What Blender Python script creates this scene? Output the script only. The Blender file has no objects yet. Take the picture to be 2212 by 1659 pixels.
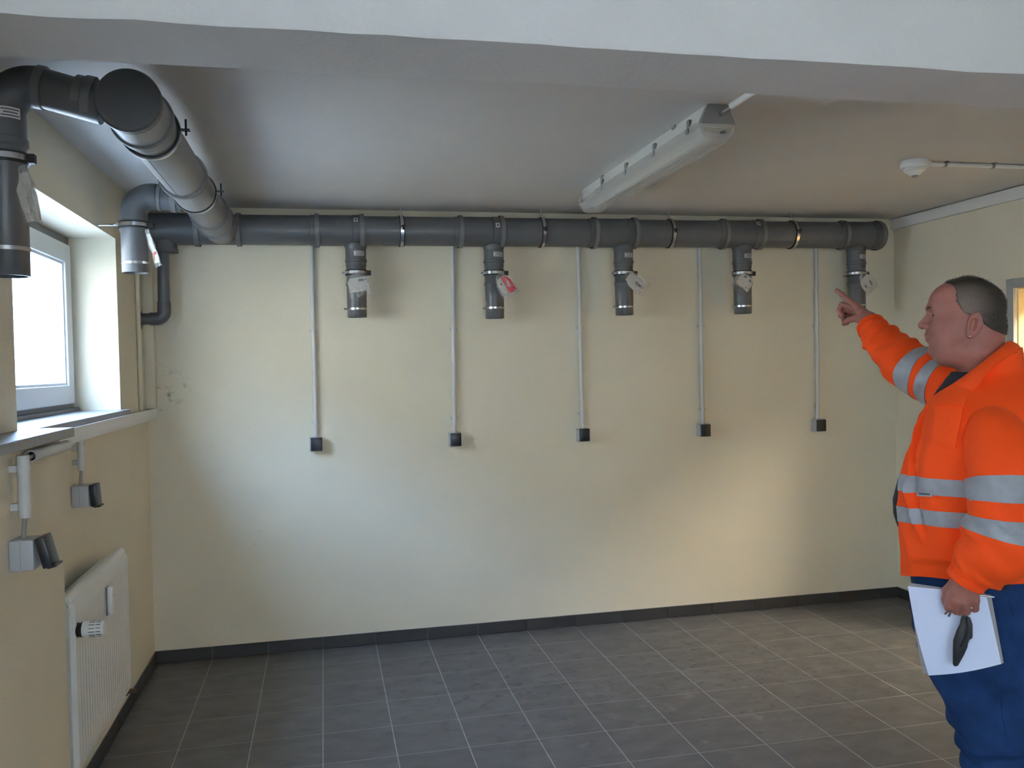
import bpy, bmesh, math, random
import numpy as np
from mathutils import Vector, Matrix
from mathutils.bvhtree import BVHTree

# ------------------------------------------------------------------ camera, world, light, exposure
scene = bpy.context.scene
C = scene.collection
random.seed(7)
rng = np.random.default_rng(7)

F_PX, CX, CY = 1853.0, 1106.0, 829.5          # focal length and centre in pixels of the 2212 x 1659 frame
CAM_Z = 1.6
AX_R = np.array([0.97626212, 0.02598621, 0.21502788])     # room axes seen in camera coordinates (right, up, forward)
AX_D = np.array([-0.21550368, 0.01712438, 0.97635287])
AX_U = np.array([-0.02168949, 0.99951562, -0.022318])
ROT = np.array([AX_R, AX_D, AX_U])
cam_data = bpy.data.cameras.new('camera')
cam_data.sensor_width = 36.0
cam_data.lens = F_PX / 2212.0 * 36.0
cam_data.clip_start = 0.02
cam = bpy.data.objects.new('camera', cam_data)
C.objects.link(cam)
m = Matrix.Identity(4)
for i in range(3):
    m[i][0], m[i][1], m[i][2] = ROT[i, 0], ROT[i, 1], -ROT[i, 2]
m[2][3] = CAM_Z
cam.matrix_world = m
scene.camera = cam


def ray(px, py):
    return ROT @ np.array([(px - CX) / F_PX, (CY - py) / F_PX, 1.0])


world = bpy.data.worlds.new('sky')
scene.world = world
world.use_nodes = True
wb = world.node_tree.nodes['Background']
wb.inputs[0].default_value = (0.42, 0.61, 1.0, 1)
wb.inputs[1].default_value = 16.5

sun = bpy.data.lights.new('sun', 'SUN')
sun.energy = 18.0
sun.color = (1.0, 0.93, 0.82)
sun.angle = math.radians(0.6)
so = bpy.data.objects.new('sun', sun)
C.objects.link(so)
so.rotation_euler = Vector((-0.60, -0.38, -0.70)).to_track_quat('-Z', 'Y').to_euler()     # high sun behind the building, on the houses across the yard

vs = scene.view_settings
vs.view_transform = 'Standard'
vs.look = 'None'
vs.gamma = 1.0
vs.use_curve_mapping = False
vs.exposure = 1.5
scene.cycles.use_denoising = True
scene.cycles.max_bounces = 10
scene.cycles.diffuse_bounces = 7
scene.cycles.transparent_max_bounces = 12

# room extents in metres (camera above the origin, y towards the back wall)
XL, XR, YB, YF, ZC = -0.94, 3.70, 5.0, -2.2, 2.505
WINS = [(2.96, 4.37), (-2.00, 0.10)]
FW = (-0.45, 1.45, 0.95, 2.10)                        # window in the wall behind the viewer: x0, x1, z0, z1
WZ0, WZ1 = 1.40, 2.236
XG = -1.145                                       # room side of the window frames
DY0, DY1, DZ = 3.09, 3.985, 1.96                  # doorway in the right wall


def portal(name, loc, rot, sx, sy):
    l = bpy.data.lights.new(name, 'AREA')
    l.shape = 'RECTANGLE'
    l.size, l.size_y = sx, sy
    l.cycles.is_portal = True
    o = bpy.data.objects.new(name, l)
    C.objects.link(o)
    o.location = loc
    o.rotation_euler = rot


for a, b in WINS:
    portal('daylight_portal', (-1.24, (a + b) / 2, (WZ0 + WZ1) / 2), (0, math.radians(-90), 0), WZ1 - WZ0, b - a)

portal('daylight_portal', ((FW[0] + FW[1]) / 2, YF - 0.30, (FW[2] + FW[3]) / 2), (math.radians(90), 0, 0), FW[1] - FW[0], FW[3] - FW[2])

# ------------------------------------------------------------------ materials
def nn(nt, t, **kw):
    n = nt.nodes.new(t)
    for k, v in kw.items():
        setattr(n, k, v)
    return n


def mat(name, col, rough=0.6, metal=0.0, var=0.0, scale=8.0, bump=0.0, bscale=120.0, spec=0.5, detail=4.0, stretch=None, obj_rand=0.0):
    m = bpy.data.materials.new(name)
    m.use_nodes = True
    nt = m.node_tree
    b = nt.nodes['Principled BSDF']
    b.inputs['Base Color'].default_value = (*col, 1)
    b.inputs['Roughness'].default_value = rough
    b.inputs['Metallic'].default_value = metal
    b.inputs['Specular IOR Level'].default_value = spec
    g = nn(nt, 'ShaderNodeNewGeometry')
    vec = g.outputs['Position']
    if stretch:
        mp = nn(nt, 'ShaderNodeMapping')
        mp.inputs['Scale'].default_value = stretch
        nt.links.new(vec, mp.inputs[0])
        vec = mp.outputs[0]
    if var > 0:
        no = nn(nt, 'ShaderNodeTexNoise')
        no.inputs['Scale'].default_value = scale
        no.inputs['Detail'].default_value = detail
        nt.links.new(vec, no.inputs['Vector'])
        mr = nn(nt, 'ShaderNodeMapRange')
        mr.inputs[1].default_value, mr.inputs[2].default_value = 0.25, 0.75
        mr.inputs[3].default_value, mr.inputs[4].default_value = 1 - var, 1 + var
        nt.links.new(no.outputs[0], mr.inputs[0])
        hs = nn(nt, 'ShaderNodeHueSaturation')
        hs.inputs['Color'].default_value = (*col, 1)
        fac = mr.outputs[0]
        if obj_rand > 0:
            oi = nn(nt, 'ShaderNodeObjectInfo')
            m2 = nn(nt, 'ShaderNodeMapRange')
            m2.inputs[3].default_value, m2.inputs[4].default_value = 1 - obj_rand, 1 + obj_rand
            nt.links.new(oi.outputs['Random'], m2.inputs[0])
            mu = nn(nt, 'ShaderNodeMath', operation='MULTIPLY')
            nt.links.new(fac, mu.inputs[0])
            nt.links.new(m2.outputs[0], mu.inputs[1])
            fac = mu.outputs[0]
        nt.links.new(fac, hs.inputs['Value'])
        nt.links.new(hs.outputs[0], b.inputs['Base Color'])
    if bump > 0:
        n2 = nn(nt, 'ShaderNodeTexNoise')
        n2.inputs['Scale'].default_value = bscale
        n2.inputs['Detail'].default_value = 3
        nt.links.new(g.outputs['Position'], n2.inputs['Vector'])
        bp = nn(nt, 'ShaderNodeBump')
        bp.inputs['Strength'].default_value = bump
        bp.inputs['Distance'].default_value = 0.004
        nt.links.new(n2.outputs[0], bp.inputs['Height'])
        nt.links.new(bp.outputs[0], b.inputs['Normal'])
    return m


def blotch(m, centre, radius, col, scale, lo, hi, strength=1.0):
    """a stain with its own irregular outline around one spot"""
    nt = m.node_tree
    b = nt.nodes['Principled BSDF']
    src = b.inputs['Base Color'].links[0].from_socket
    g = nn(nt, 'ShaderNodeNewGeometry')
    d = nn(nt, 'ShaderNodeVectorMath', operation='DISTANCE')
    d.inputs[1].default_value = centre
    nt.links.new(g.outputs['Position'], d.inputs[0])
    fo = nn(nt, 'ShaderNodeMapRange')
    fo.inputs[1].default_value, fo.inputs[2].default_value = radius, radius * 0.15
    nt.links.new(d.outputs['Value'], fo.inputs[0])
    no = nn(nt, 'ShaderNodeTexNoise')
    no.inputs['Scale'].default_value = scale
    no.inputs['Detail'].default_value = 5
    nt.links.new(g.outputs['Position'], no.inputs['Vector'])
    th = nn(nt, 'ShaderNodeMapRange')
    th.inputs[1].default_value, th.inputs[2].default_value = lo, hi
    nt.links.new(no.outputs[0], th.inputs[0])
    mu = nn(nt, 'ShaderNodeMath', operation='MULTIPLY')
    nt.links.new(fo.outputs[0], mu.inputs[0])
    nt.links.new(th.outputs[0], mu.inputs[1])
    ms = nn(nt, 'ShaderNodeMath', operation='MULTIPLY')
    ms.inputs[1].default_value = strength
    nt.links.new(mu.outputs[0], ms.inputs[0])
    mx = nn(nt, 'ShaderNodeMix', data_type='RGBA')
    nt.links.new(ms.outputs[0], mx.inputs['Factor'])
    nt.links.new(src, mx.inputs['A'])
    mx.inputs['B'].default_value = (*col, 1)
    nt.links.new(mx.outputs['Result'], b.inputs['Base Color'])


def clear_mat(name, tint, mixf, rough=0.08):
    """thin clear sheet: mostly transparent with a surface reflection"""
    m = bpy.data.materials.new(name)
    m.use_nodes = True
    nt = m.node_tree
    out = nt.nodes['Material Output']
    nt.nodes.remove(nt.nodes['Principled BSDF'])
    t = nn(nt, 'ShaderNodeBsdfTransparent')
    t.inputs[0].default_value = (*tint, 1)
    g = nn(nt, 'ShaderNodeBsdfPrincipled')
    g.inputs['Base Color'].default_value = (0.8, 0.8, 0.78, 1)
    g.inputs['Roughness'].default_value = rough
    mx = nn(nt, 'ShaderNodeMixShader')
    mx.inputs[0].default_value = mixf
    nt.links.new(t.outputs[0], mx.inputs[1])
    nt.links.new(g.outputs[0], mx.inputs[2])
    nt.links.new(mx.outputs[0], out.inputs[0])
    return m


def emit_mat(name, col, s):
    m = bpy.data.materials.new(name)
    m.use_nodes = True
    b = m.node_tree.nodes['Principled BSDF']
    b.inputs['Base Color'].default_value = (0.9, 0.9, 0.9, 1)
    b.inputs['Emission Color'].default_value = (*col, 1)
    b.inputs['Emission Strength'].default_value = s
    return m


M = {}
CREAM = (0.70, 0.645, 0.505)
M['wall'] = mat('cream_plaster', CREAM, 0.85, var=0.03, scale=3, bump=0.35, bscale=160, spec=0.2)
M['wall_back'] = mat('cream_plaster_stained', CREAM, 0.85, var=0.03, scale=2.2, bump=0.35, bscale=160, spec=0.2)
blotch(M['wall_back'], (-0.86, 5.0, 1.50), 0.17, (0.10, 0.09, 0.06), 26, 0.55, 0.72, 0.85)
blotch(M['wall_back'], (-0.55, 5.0, 1.25), 0.35, (0.20, 0.17, 0.11), 40, 0.68, 0.78, 0.8)
blotch(M['wall_back'], (-0.40, 5.0, 0.62), 0.12, (0.35, 0.31, 0.22), 34, 0.60, 0.75, 0.5)
blotch(M['wall_back'], (0.62, 5.0, 0.85), 0.10, (0.38, 0.34, 0.26), 34, 0.62, 0.75, 0.5)
blotch(M['wall_back'], (2.05, 5.0, 0.10), 0.10, (0.25, 0.22, 0.16), 50, 0.62, 0.75, 0.6)
M['ceiling'] = mat('ceiling_paint', (0.60, 0.585, 0.565), 0.9, var=0.03, scale=3, bump=0.25, bscale=140, spec=0.15)
M['beam'] = mat('rough_beam_paint', (0.64, 0.62, 0.60), 0.9, var=0.03, scale=5, bump=0.3, bscale=70, spec=0.15)
M['tile'] = mat('slate_floor_tile', (0.125, 0.122, 0.122), 0.42, var=0.26, scale=7.0, bump=0.12, bscale=60, detail=8, stretch=(1.0, 1.9, 1), obj_rand=0.06)
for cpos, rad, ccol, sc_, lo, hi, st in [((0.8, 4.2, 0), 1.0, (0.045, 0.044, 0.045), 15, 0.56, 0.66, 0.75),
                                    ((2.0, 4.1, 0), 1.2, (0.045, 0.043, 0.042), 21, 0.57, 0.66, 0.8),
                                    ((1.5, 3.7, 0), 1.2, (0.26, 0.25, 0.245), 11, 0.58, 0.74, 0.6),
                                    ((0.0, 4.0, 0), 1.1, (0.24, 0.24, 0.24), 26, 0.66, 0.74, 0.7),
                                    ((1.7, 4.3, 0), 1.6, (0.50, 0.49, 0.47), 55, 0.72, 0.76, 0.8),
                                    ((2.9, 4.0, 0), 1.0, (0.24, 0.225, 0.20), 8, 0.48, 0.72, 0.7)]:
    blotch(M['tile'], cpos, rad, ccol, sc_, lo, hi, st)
M['grout'] = mat('pale_grout', (0.40, 0.39, 0.37), 0.9, var=0.15, scale=20)
M['skirting'] = mat('dark_skirting_tile', (0.040, 0.039, 0.040), 0.45, var=0.2, scale=9, obj_rand=0.05)
M['sill'] = mat('grey_stone_sill', (0.27, 0.265, 0.26), 0.45, var=0.12, scale=40)
M['trunk'] = mat('white_plastic_trunking', (0.74, 0.73, 0.71), 0.45)
M['conduit'] = mat('pale_grey_conduit', (0.54, 0.54, 0.52), 0.35)
M['cable'] = mat('grey_cable', (0.30, 0.295, 0.285), 0.6)
M['winframe'] = mat('grey_white_window_frame', (0.60, 0.62, 0.64), 0.4)
M['gasket'] = mat('dark_grey_outer_frame', (0.16, 0.16, 0.16), 0.6)
M['glass'] = clear_mat('window_glass', (0.97, 0.985, 0.98), 0.06, 0.02)
M['pipe'] = mat('grey_plastic_pipe', (0.098, 0.102, 0.105), 0.38, var=0.10, scale=9, bump=0.03, bscale=40)
M['fitting'] = mat('grey_plastic_fitting', (0.088, 0.092, 0.096), 0.42, var=0.10, scale=14)
M['ring'] = mat('grey_socket_ring', (0.150, 0.152, 0.150), 0.42, var=0.08, scale=20)
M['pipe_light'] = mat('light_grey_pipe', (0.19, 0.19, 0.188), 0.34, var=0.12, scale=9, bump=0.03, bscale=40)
M['bore'] = mat('dark_bore', (0.02, 0.02, 0.02), 0.9)
M['rubber'] = mat('black_rubber', (0.014, 0.014, 0.014), 0.6)
M['steel'] = mat('bright_zinc_steel', (0.62, 0.62, 0.63), 0.25, metal=1.0)
M['gal'] = mat('dull_zinc_steel', (0.42, 0.42, 0.42), 0.42, metal=1.0)
M['sticker'] = mat('white_sticker', (0.60, 0.60, 0.60), 0.5)
M['ink'] = mat('grey_print', (0.10, 0.10, 0.10), 0.6)
M['paper_leaf'] = mat('off_white_leaflet', (0.52, 0.50, 0.46), 0.6, var=0.06, scale=40)
M['red_leaf'] = mat('red_printed_leaflet', (0.55, 0.035, 0.045), 0.5, var=0.08, scale=40)
M['film'] = clear_mat('clear_plastic_bag', (0.95, 0.95, 0.94), 0.16, 0.18)
M['box'] = mat('light_grey_box', (0.44, 0.45, 0.46), 0.4)
M['flap'] = mat('black_box_lid', (0.014, 0.016, 0.022), 0.35)
M['white'] = mat('white_enamel', (0.72, 0.72, 0.70), 0.35)
M['radiator'] = mat('radiator_enamel', (0.66, 0.66, 0.62), 0.35)
M['black'] = mat('black_plastic', (0.012, 0.012, 0.012), 0.4)
M['lamp_white'] = mat('lamp_housing_white', (0.66, 0.665, 0.63), 0.45)
M['lamp_grey'] = mat('lamp_end_grey', (0.33, 0.33, 0.315), 0.5)
M['clip'] = mat('grey_clip', (0.24, 0.24, 0.235), 0.45)
M['diffuser'] = clear_mat('clear_ribbed_diffuser', (0.86, 0.86, 0.84), 0.34, 0.18)
M['tubeglass'] = mat('fluorescent_tube', (0.80, 0.79, 0.74), 0.3)
M['brass'] = mat('dull_metal_cap', (0.35, 0.32, 0.25), 0.4, metal=1.0)
M['doorframe'] = mat('grey_steel_door_frame', (0.36, 0.37, 0.37), 0.45)
M['corridor'] = mat('corridor_plaster', (0.74, 0.60, 0.33), 0.8, var=0.02, scale=3)
M['brown'] = mat('brown_rusty_metal', (0.13, 0.08, 0.05), 0.6)
M['facade'] = mat('pale_facade', (0.62, 0.58, 0.50), 0.9, var=0.04, scale=1)
M['yard'] = mat('yard_paving', (0.30, 0.30, 0.27), 0.9, var=0.1, scale=2)
M['lampglow'] = emit_mat('corridor_lamp_glow', (1.0, 0.90, 0.77), 50.0)


# ------------------------------------------------------------------ mesh helpers
class MB:
    def __init__(self):
        self.v, self.f = [], []

    def add(self, verts, faces):
        o = len(self.v)
        self.v += [tuple(map(float, p)) for p in verts]
        self.f += [tuple(i + o for i in f) for f in faces]
        return self

    def box(self, x0, x1, y0, y1, z0, z1):
        v = [(x, y, z) for x in (x0, x1) for y in (y0, y1) for z in (z0, z1)]
        return self.add(v, [(0, 1, 3, 2), (4, 6, 7, 5), (0, 4, 5, 1), (2, 3, 7, 6), (0, 2, 6, 4), (1, 5, 7, 3)])

    def obox(self, c, ax, ay, az, hx, hy, hz):
        c, ax, ay, az = map(lambda q: np.array(q, float), (c, ax, ay, az))
        v = [c + ax * hx * i + ay * hy * j + az * hz * k for i in (-1, 1) for j in (-1, 1) for k in (-1, 1)]
        return self.add(v, [(0, 1, 3, 2), (4, 6, 7, 5), (0, 4, 5, 1), (2, 3, 7, 6), (0, 2, 6, 4), (1, 5, 7, 3)])

    def grid(self, P, cu=False, cv=False):
        """P: nu x nv x 3"""
        P = np.asarray(P, float)
        nu, nv = P.shape[:2]
        f = []
        for i in range(nu if cu else nu - 1):
            for j in range(nv if cv else nv - 1):
                a, b = i, (i + 1) % nu
                c, d = j, (j + 1) % nv
                f.append((a * nv + c, b * nv + c, b * nv + d, a * nv + d))
        return self.add(P.reshape(-1, 3), f)

    def lathe(self, origin, axis, prof, n=32, cap0=True, cap1=True):
        """prof: list of (t along axis, radius)"""
        o = np.array(origin, float)
        a = np.array(axis, float)
        a /= np.linalg.norm(a)
        h = np.array([0, 0, 1.0]) if abs(a[2]) < 0.9 else np.array([1.0, 0, 0])
        u = np.cross(h, a)
        u /= np.linalg.norm(u)
        w = np.cross(a, u)
        th = np.arange(n) * 2 * math.pi / n
        ring = np.outer(np.cos(th), u) + np.outer(np.sin(th), w)
        P = np.array([o + a * t + ring * r for t, r in prof])
        s = len(self.v)
        self.grid(P, False, True)
        if cap0:
            self.f.append(tuple(s + i for i in range(n))[::-1])
        if cap1:
            k = s + (len(prof) - 1) * n
            self.f.append(tuple(k + i for i in range(n)))
        return self

    def cyl(self, p0, p1, r0, r1=None, n=20, cap=True):
        p0, p1 = np.array(p0, float), np.array(p1, float)
        L = np.linalg.norm(p1 - p0)
        return self.lathe(p0, p1 - p0, [(0, r0), (L, r0 if r1 is None else r1)], n, cap, cap)

    def tube(self, path, r, n=14, cap=True):
        path = [np.array(p, float) for p in path]
        k = len(path)
        rr = [r] * k if np.isscalar(r) else r
        u = None
        P = []
        for i in range(k):
            t = path[min(i + 1, k - 1)] - path[max(i - 1, 0)]
            t /= np.linalg.norm(t)
            if u is None:
                h = np.array([0, 0, 1.0]) if abs(t[2]) < 0.9 else np.array([1.0, 0, 0])
                u = np.cross(h, t)
            u = u - t * (u @ t)
            u /= np.linalg.norm(u)
            w = np.cross(t, u)
            th = np.arange(n) * 2 * math.pi / n
            P.append(path[i] + (np.outer(np.cos(th), u) + np.outer(np.sin(th), w)) * rr[i])
        s = len(self.v)
        self.grid(np.array(P), False, True)
        if cap:
            self.f.append(tuple(s + i for i in range(n))[::-1])
            e = s + (k - 1) * n
            self.f.append(tuple(e + i for i in range(n)))
        return self

    def ball(self, c, r, n=12, m=8):
        rr = (r, r, r) if np.isscalar(r) else r
        P = []
        for i in range(m + 1):
            ph = math.pi * i / m
            ph = min(max(ph, 0.02), math.pi - 0.02)
            P.append([(c[0] + rr[0] * math.sin(ph) * math.cos(t), c[1] + rr[1] * math.sin(ph) * math.sin(t), c[2] + rr[2] * math.cos(ph)) for t in np.arange(n) * 2 * math.pi / n])
        return self.grid(np.array(P), False, True)


def root_loc(o):
    p = Vector((0, 0, 0))
    while o is not None:
        p += o.location
        o = o.parent
    return p


def part(name, mb, material, parent=None, smooth=40, bevel=0.0, loc=None):
    me = bpy.data.meshes.new(name)
    base = root_loc(parent) if parent else Vector(loc or (0, 0, 0))
    me.from_pydata([(x - base.x, y - base.y, z - base.z) for x, y, z in mb.v], [], mb.f)
    bm = bmesh.new()
    bm.from_mesh(me)
    bmesh.ops.recalc_face_normals(bm, faces=bm.faces)
    if bevel > 0:
        es = [e for e in bm.edges if len(e.link_faces) == 2 and e.calc_face_angle(0) > 0.6]
        bmesh.ops.bevel(bm, geom=es, offset=bevel, segments=2, affect='EDGES', profile=0.5, clamp_overlap=True)
    bm.to_mesh(me)
    bm.free()
    if smooth:
        for p in me.polygons:
            p.use_smooth = True
        me.set_sharp_from_angle(angle=math.radians(smooth))
    mm = M[material] if isinstance(material, str) else material
    me.materials.append(mm)
    o = bpy.data.objects.new(name, me)
    C.objects.link(o)
    if parent:
        o.parent = parent
    else:
        o.location = base
    return o


def tag(o, label=None, cat=None, group=None, kind=None):
    if label:
        o['label'] = label
    if cat:
        o['category'] = cat
    if group:
        o['group'] = group
    if kind:
        o['kind'] = kind
    return o


def thing(name, label, cat, loc, group=None):
    o = bpy.data.objects.new(name, None)
    o.empty_display_size = 0.1
    C.objects.link(o)
    o.location = loc
    return tag(o, label, cat, group)


def struct(name, mb, material, label=None, cat=None, loc=None, smooth=0, bevel=0.0):
    o = part(name, mb, material, None, smooth, bevel, loc)
    o['kind'] = 'structure'
    return tag(o, label, cat)


def share(o, loc, parent):
    c = o.copy()
    C.objects.link(c)
    c.parent = parent
    c.location = loc
    return c


# ------------------------------------------------------------------ room shell
T = 0.30
# floor: grout bed with separate tiles
fl = struct('floor', MB().box(XL - T, XR + T, YF - T, YB + T, -0.12, -0.0005), 'grout', 'floor of square dark grey stone-look tiles with pale joints', 'floor')
PX, PY = 0.300, 0.2985
Y_FIRST = 4.723
base_tile = None
for r in range(18):
    for c in range(-1, 15):
        x0 = -0.64 + PX * c + 0.002
        x1 = x0 + PX - 0.004
        y1 = (Y_FIRST - PY * (r - 1)) - 0.0015
        y0 = y1 - PY + 0.003
        x1 = min(x1, XR)
        y1 = min(y1, YB)
        full = abs(x1 - x0 - (PX - 0.004)) < 1e-4 and abs(y1 - y0 - (PY - 0.003)) < 1e-4
        if full and base_tile is not None:
            share(base_tile, (x0, y0, 0), fl)
            continue
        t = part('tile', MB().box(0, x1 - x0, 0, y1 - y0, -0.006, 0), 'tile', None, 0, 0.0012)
        t.parent = fl
        t.location = (x0, y0, 0)
        if full:
            base_tile = t
yr = Y_FIRST - PY * 17
rest = MB()
r = 0
while yr - PY * r > YF:
    for c in range(-1, 15):
        x0 = -0.64 + PX * c + 0.0015
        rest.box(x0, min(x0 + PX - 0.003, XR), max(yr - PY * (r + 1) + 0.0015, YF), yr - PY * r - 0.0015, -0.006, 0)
    r += 1
tag(part('floor_tiling', rest, 'tile', fl, 0), kind='stuff')

# walls
struct('wall_back', MB().box(XL - T, XR + T, YB, YB + T, -0.1, ZC + 0.3), 'wall_back', 'cream plastered back wall with faint dark mould stains', 'wall')
wl = MB()
ys = [YF - T] + [v for w in sorted(WINS) for v in w] + [YB]
for i in range(len(ys) - 1):
    if i % 2 == 0:
        wl.box(XL - T, XL, ys[i], ys[i + 1], -0.1, ZC + 0.3)
    else:
        wl.box(XL - T, XL, ys[i], ys[i + 1], -0.1, WZ0)
        wl.box(XL - T, XL, ys[i], ys[i + 1], WZ1, ZC + 0.3)
struct('wall_left', wl, 'wall', 'cream plastered left wall with deep window recess', 'wall')
wr = MB()
TR = 0.24
wr.box(XR, XR + TR, YF - T, DY0, -0.1, ZC + 0.3).box(XR, XR + TR, DY1, YB, -0.1, ZC + 0.3).box(XR, XR + TR, DY0, DY1, DZ, ZC + 0.3)
struct('wall_right', wr, 'wall', 'cream plastered right wall behind the man', 'wall')
struct('wall_front', MB().box(XL - T, FW[0], YF - T, YF, -0.1, ZC + 0.3).box(FW[1], XR + T, YF - T, YF, -0.1, ZC + 0.3).box(FW[0], FW[1], YF - T, YF, -0.1, FW[2]).box(FW[0], FW[1], YF - T, YF, FW[3], ZC + 0.3), 'wall', 'cream plastered wall behind the viewer', 'wall')
struct('ceiling', MB().box(XL - T, XR + T, YF - T, YB + T, ZC, ZC + 0.25), 'ceiling', 'off-white painted ceiling above the pipes', 'ceiling')
# downstand beam with a slightly uneven plaster arris
bm_ = MB()
n = 60
sec = []
for i in range(n + 1):
    x = XL + (XR - XL) * i / n
    j1, j2 = rng.normal(0, 0.0016, 2)
    j3, j4 = rng.normal(0, 0.0012, 2)
    sec.append([(x, 1.700, ZC + 0.01), (x, 1.700 + j1, 2.254 + j3), (x, 1.704 + j1, 2.249 + j3), (x, 1.936 + j2, 2.249 + j4), (x, 1.940 + j2, 2.254 + j4), (x, 1.940, ZC + 0.01)])
bm_.grid(np.array(sec))
struct('ceiling_beam', bm_, 'beam', 'broad white plastered ceiling beam crossing above the man', 'beam', smooth=50)

# boxed-in parapet below the nearer windows, with its stone ledge
par = struct('wall_parapet', MB().box(XL, -0.826, YF, 2.985, 0, 1.398), 'wall', 'cream boxed-in parapet under the stone ledge at the left edge', 'wall', loc=(-0.88, 2.9, 0))
part('ledge', MB().box(XL - 0.20, -0.795, YF, 3.035, 1.398, 1.428), 'sill', par, 0, 0.003)

# windows
for k, (a, b) in enumerate(WINS):
    w = bpy.data.objects.new('window_%d' % (k + 1), None)
    C.objects.link(w)
    w.location = (XG, (a + b) / 2, WZ0)
    lab = ['grey-white framed bright window in the left wall recess', 'grey-white framed window in the left wall behind the viewer', ''][k]
    tag(w, lab, 'window', kind='structure')
    fo, fs = 0.045, 0.085
    z0, z1 = WZ0 + 0.025, WZ1

    def rim(d, x0, x1, wd, wb=None, z0=z0, z1=z1, a=a, b=b):
        wb = wb or wd
        return MB().box(x0, x1, a + d, a + d + wd, z0 + d, z1 - d).box(x0, x1, b - d - wd, b - d, z0 + d, z1 - d).box(x0, x1, a + d + wd, b - d - wd, z0 + d, z0 + d + wb).box(x0, x1, a + d + wd, b - d - wd, z1 - d - wd, z1 - d)
    part('outer_frame', rim(0.0, XG - 0.065, XG, fo), 'gasket', w, 0, 0.002)
    part('sash', rim(fo - 0.004, XG - 0.055, XG + 0.018, fs), 'winframe', w, 0, 0.004)
    part('glazing_bead', rim(fo + fs - 0.006, XG - 0.03, XG + 0.008, 0.014), 'winframe', w, 0, 0.003)
    d = fo + fs
    part('pane', MB().box(XG - 0.032, XG - 0.026, a + d, b - d, z0 + d, z1 - d), 'glass', w, 0)
    part('drip_rail', MB().box(XG, XG + 0.028, a, b, z0 - 0.002, z0 + 0.02), 'gasket', w, 0, 0.003)
    if k == 0:
        part('window_sill', MB().box(XL - 0.205, -0.905, 3.035, 4.415, 1.398, 1.428), 'sill', w, 0, 0.003)

w = bpy.data.objects.new('window_3', None)
C.objects.link(w)
w.location = ((FW[0] + FW[1]) / 2, YF - 0.2, FW[2])
tag(w, 'grey-white framed window in the wall behind the viewer', 'window', kind='structure')
x0, x1, z0, z1 = FW
xm = (x0 + x1) / 2
part('frame', MB().box(x0, x0 + 0.08, YF - 0.24, YF - 0.17, z0, z1).box(x1 - 0.08, x1, YF - 0.24, YF - 0.17, z0, z1).box(xm - 0.05, xm + 0.05, YF - 0.24, YF - 0.17, z0 + 0.08, z1 - 0.08).box(x0 + 0.08, x1 - 0.08, YF - 0.24, YF - 0.17, z0, z0 + 0.08).box(x0 + 0.08, x1 - 0.08, YF - 0.24, YF - 0.17, z1 - 0.08, z1), 'winframe', w, 0)
part('pane', MB().box(x0 + 0.08, xm - 0.05, YF - 0.21, YF - 0.204, z0 + 0.08, z1 - 0.08), 'glass', w, 0)
part('pane', MB().box(xm + 0.05, x1 - 0.08, YF - 0.21, YF - 0.204, z0 + 0.08, z1 - 0.08), 'glass', w, 0)

# skirting tiles
bb = struct('baseboard_back', MB().box(XL, XR, YB - 0.003, YB, 0, 0.070), 'grout', 'row of dark skirting tiles along the back wall', 'skirting', loc=(1.4, YB, 0))
for c in range(-1, 15):
    x0 = -0.64 + PX * c + 0.001
    x0 = max(x0, XL)
    part('tile', MB().box(x0, min(-0.64 + PX * (c + 1) - 0.001, XR), YB - 0.010, YB - 0.003, 0.002, 0.069), 'skirting', bb, 0, 0.001)
bl = struct('baseboard_left', MB().box(XL, XL + 0.003, 2.99, YB - 0.01, 0, 0.070), 'grout', 'row of dark skirting tiles under the radiator wall', 'skirting', loc=(XL, 4, 0))
y = YB - 0.011
while y > 3.0:
    part('tile', MB().box(XL + 0.003, XL + 0.010, max(y - 0.298, 2.99), y, 0.002, 0.069), 'skirting', bl, 0, 0.001)
    y -= 0.30
br = struct('baseboard_right', MB().box(XR - 0.003, XR, DY1 + 0.05, YB - 0.01, 0, 0.070), 'grout', 'short row of dark skirting tiles beside the doorway', 'skirting', loc=(XR, 4.5, 0))
y = YB - 0.011
while y > DY1 + 0.06:
    part('tile', MB().box(XR - 0.010, XR - 0.003, max(y - 0.298, DY1 + 0.05), y, 0.002, 0.069), 'skirting', br, 0, 0.001)
    y -= 0.30

# doorway with steel frame and the corridor behind it
dr = bpy.data.objects.new('door_1', None)
C.objects.link(dr)
dr.location = (XR, (DY0 + DY1) / 2, 0)
tag(dr, 'grey steel door frame in the right wall behind the man', 'door frame', kind='structure')
fr = MB()
fw_ = 0.05
fr.box(XR - 0.016, XR + 0.012, DY1, DY1 + fw_, 0, DZ + fw_).box(XR - 0.016, XR + 0.012, DY0 - fw_, DY0, 0, DZ + fw_).box(XR - 0.016, XR + 0.012, DY0, DY1, DZ, DZ + fw_)
part('frame', fr, 'doorframe', dr, 0, 0.003)
ln = MB()
ln.box(XR + 0.012, XR + TR + 0.012, DY1 - 0.006, DY1 + 0.004, 0, DZ).box(XR + 0.012, XR + TR + 0.012, DY0 - 0.004, DY0 + 0.006, 0, DZ).box(XR + 0.012, XR + TR + 0.012, DY0, DY1, DZ - 0.006, DZ + 0.004)
part('lining', ln, 'corridor', dr, 0, 0.002)
st = MB()
st.box(XR + 0.095, XR + 0.125, DY1 - 0.03, DY1 - 0.006, 0, DZ - 0.006).box(XR + 0.095, XR + 0.125, DY0 + 0.006, DY0 + 0.03, 0, DZ - 0.006).box(XR + 0.095, XR + 0.125, DY0 + 0.03, DY1 - 0.03, DZ - 0.03, DZ - 0.006)
part('rebate', st, 'doorframe', dr, 0, 0.002)
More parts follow.
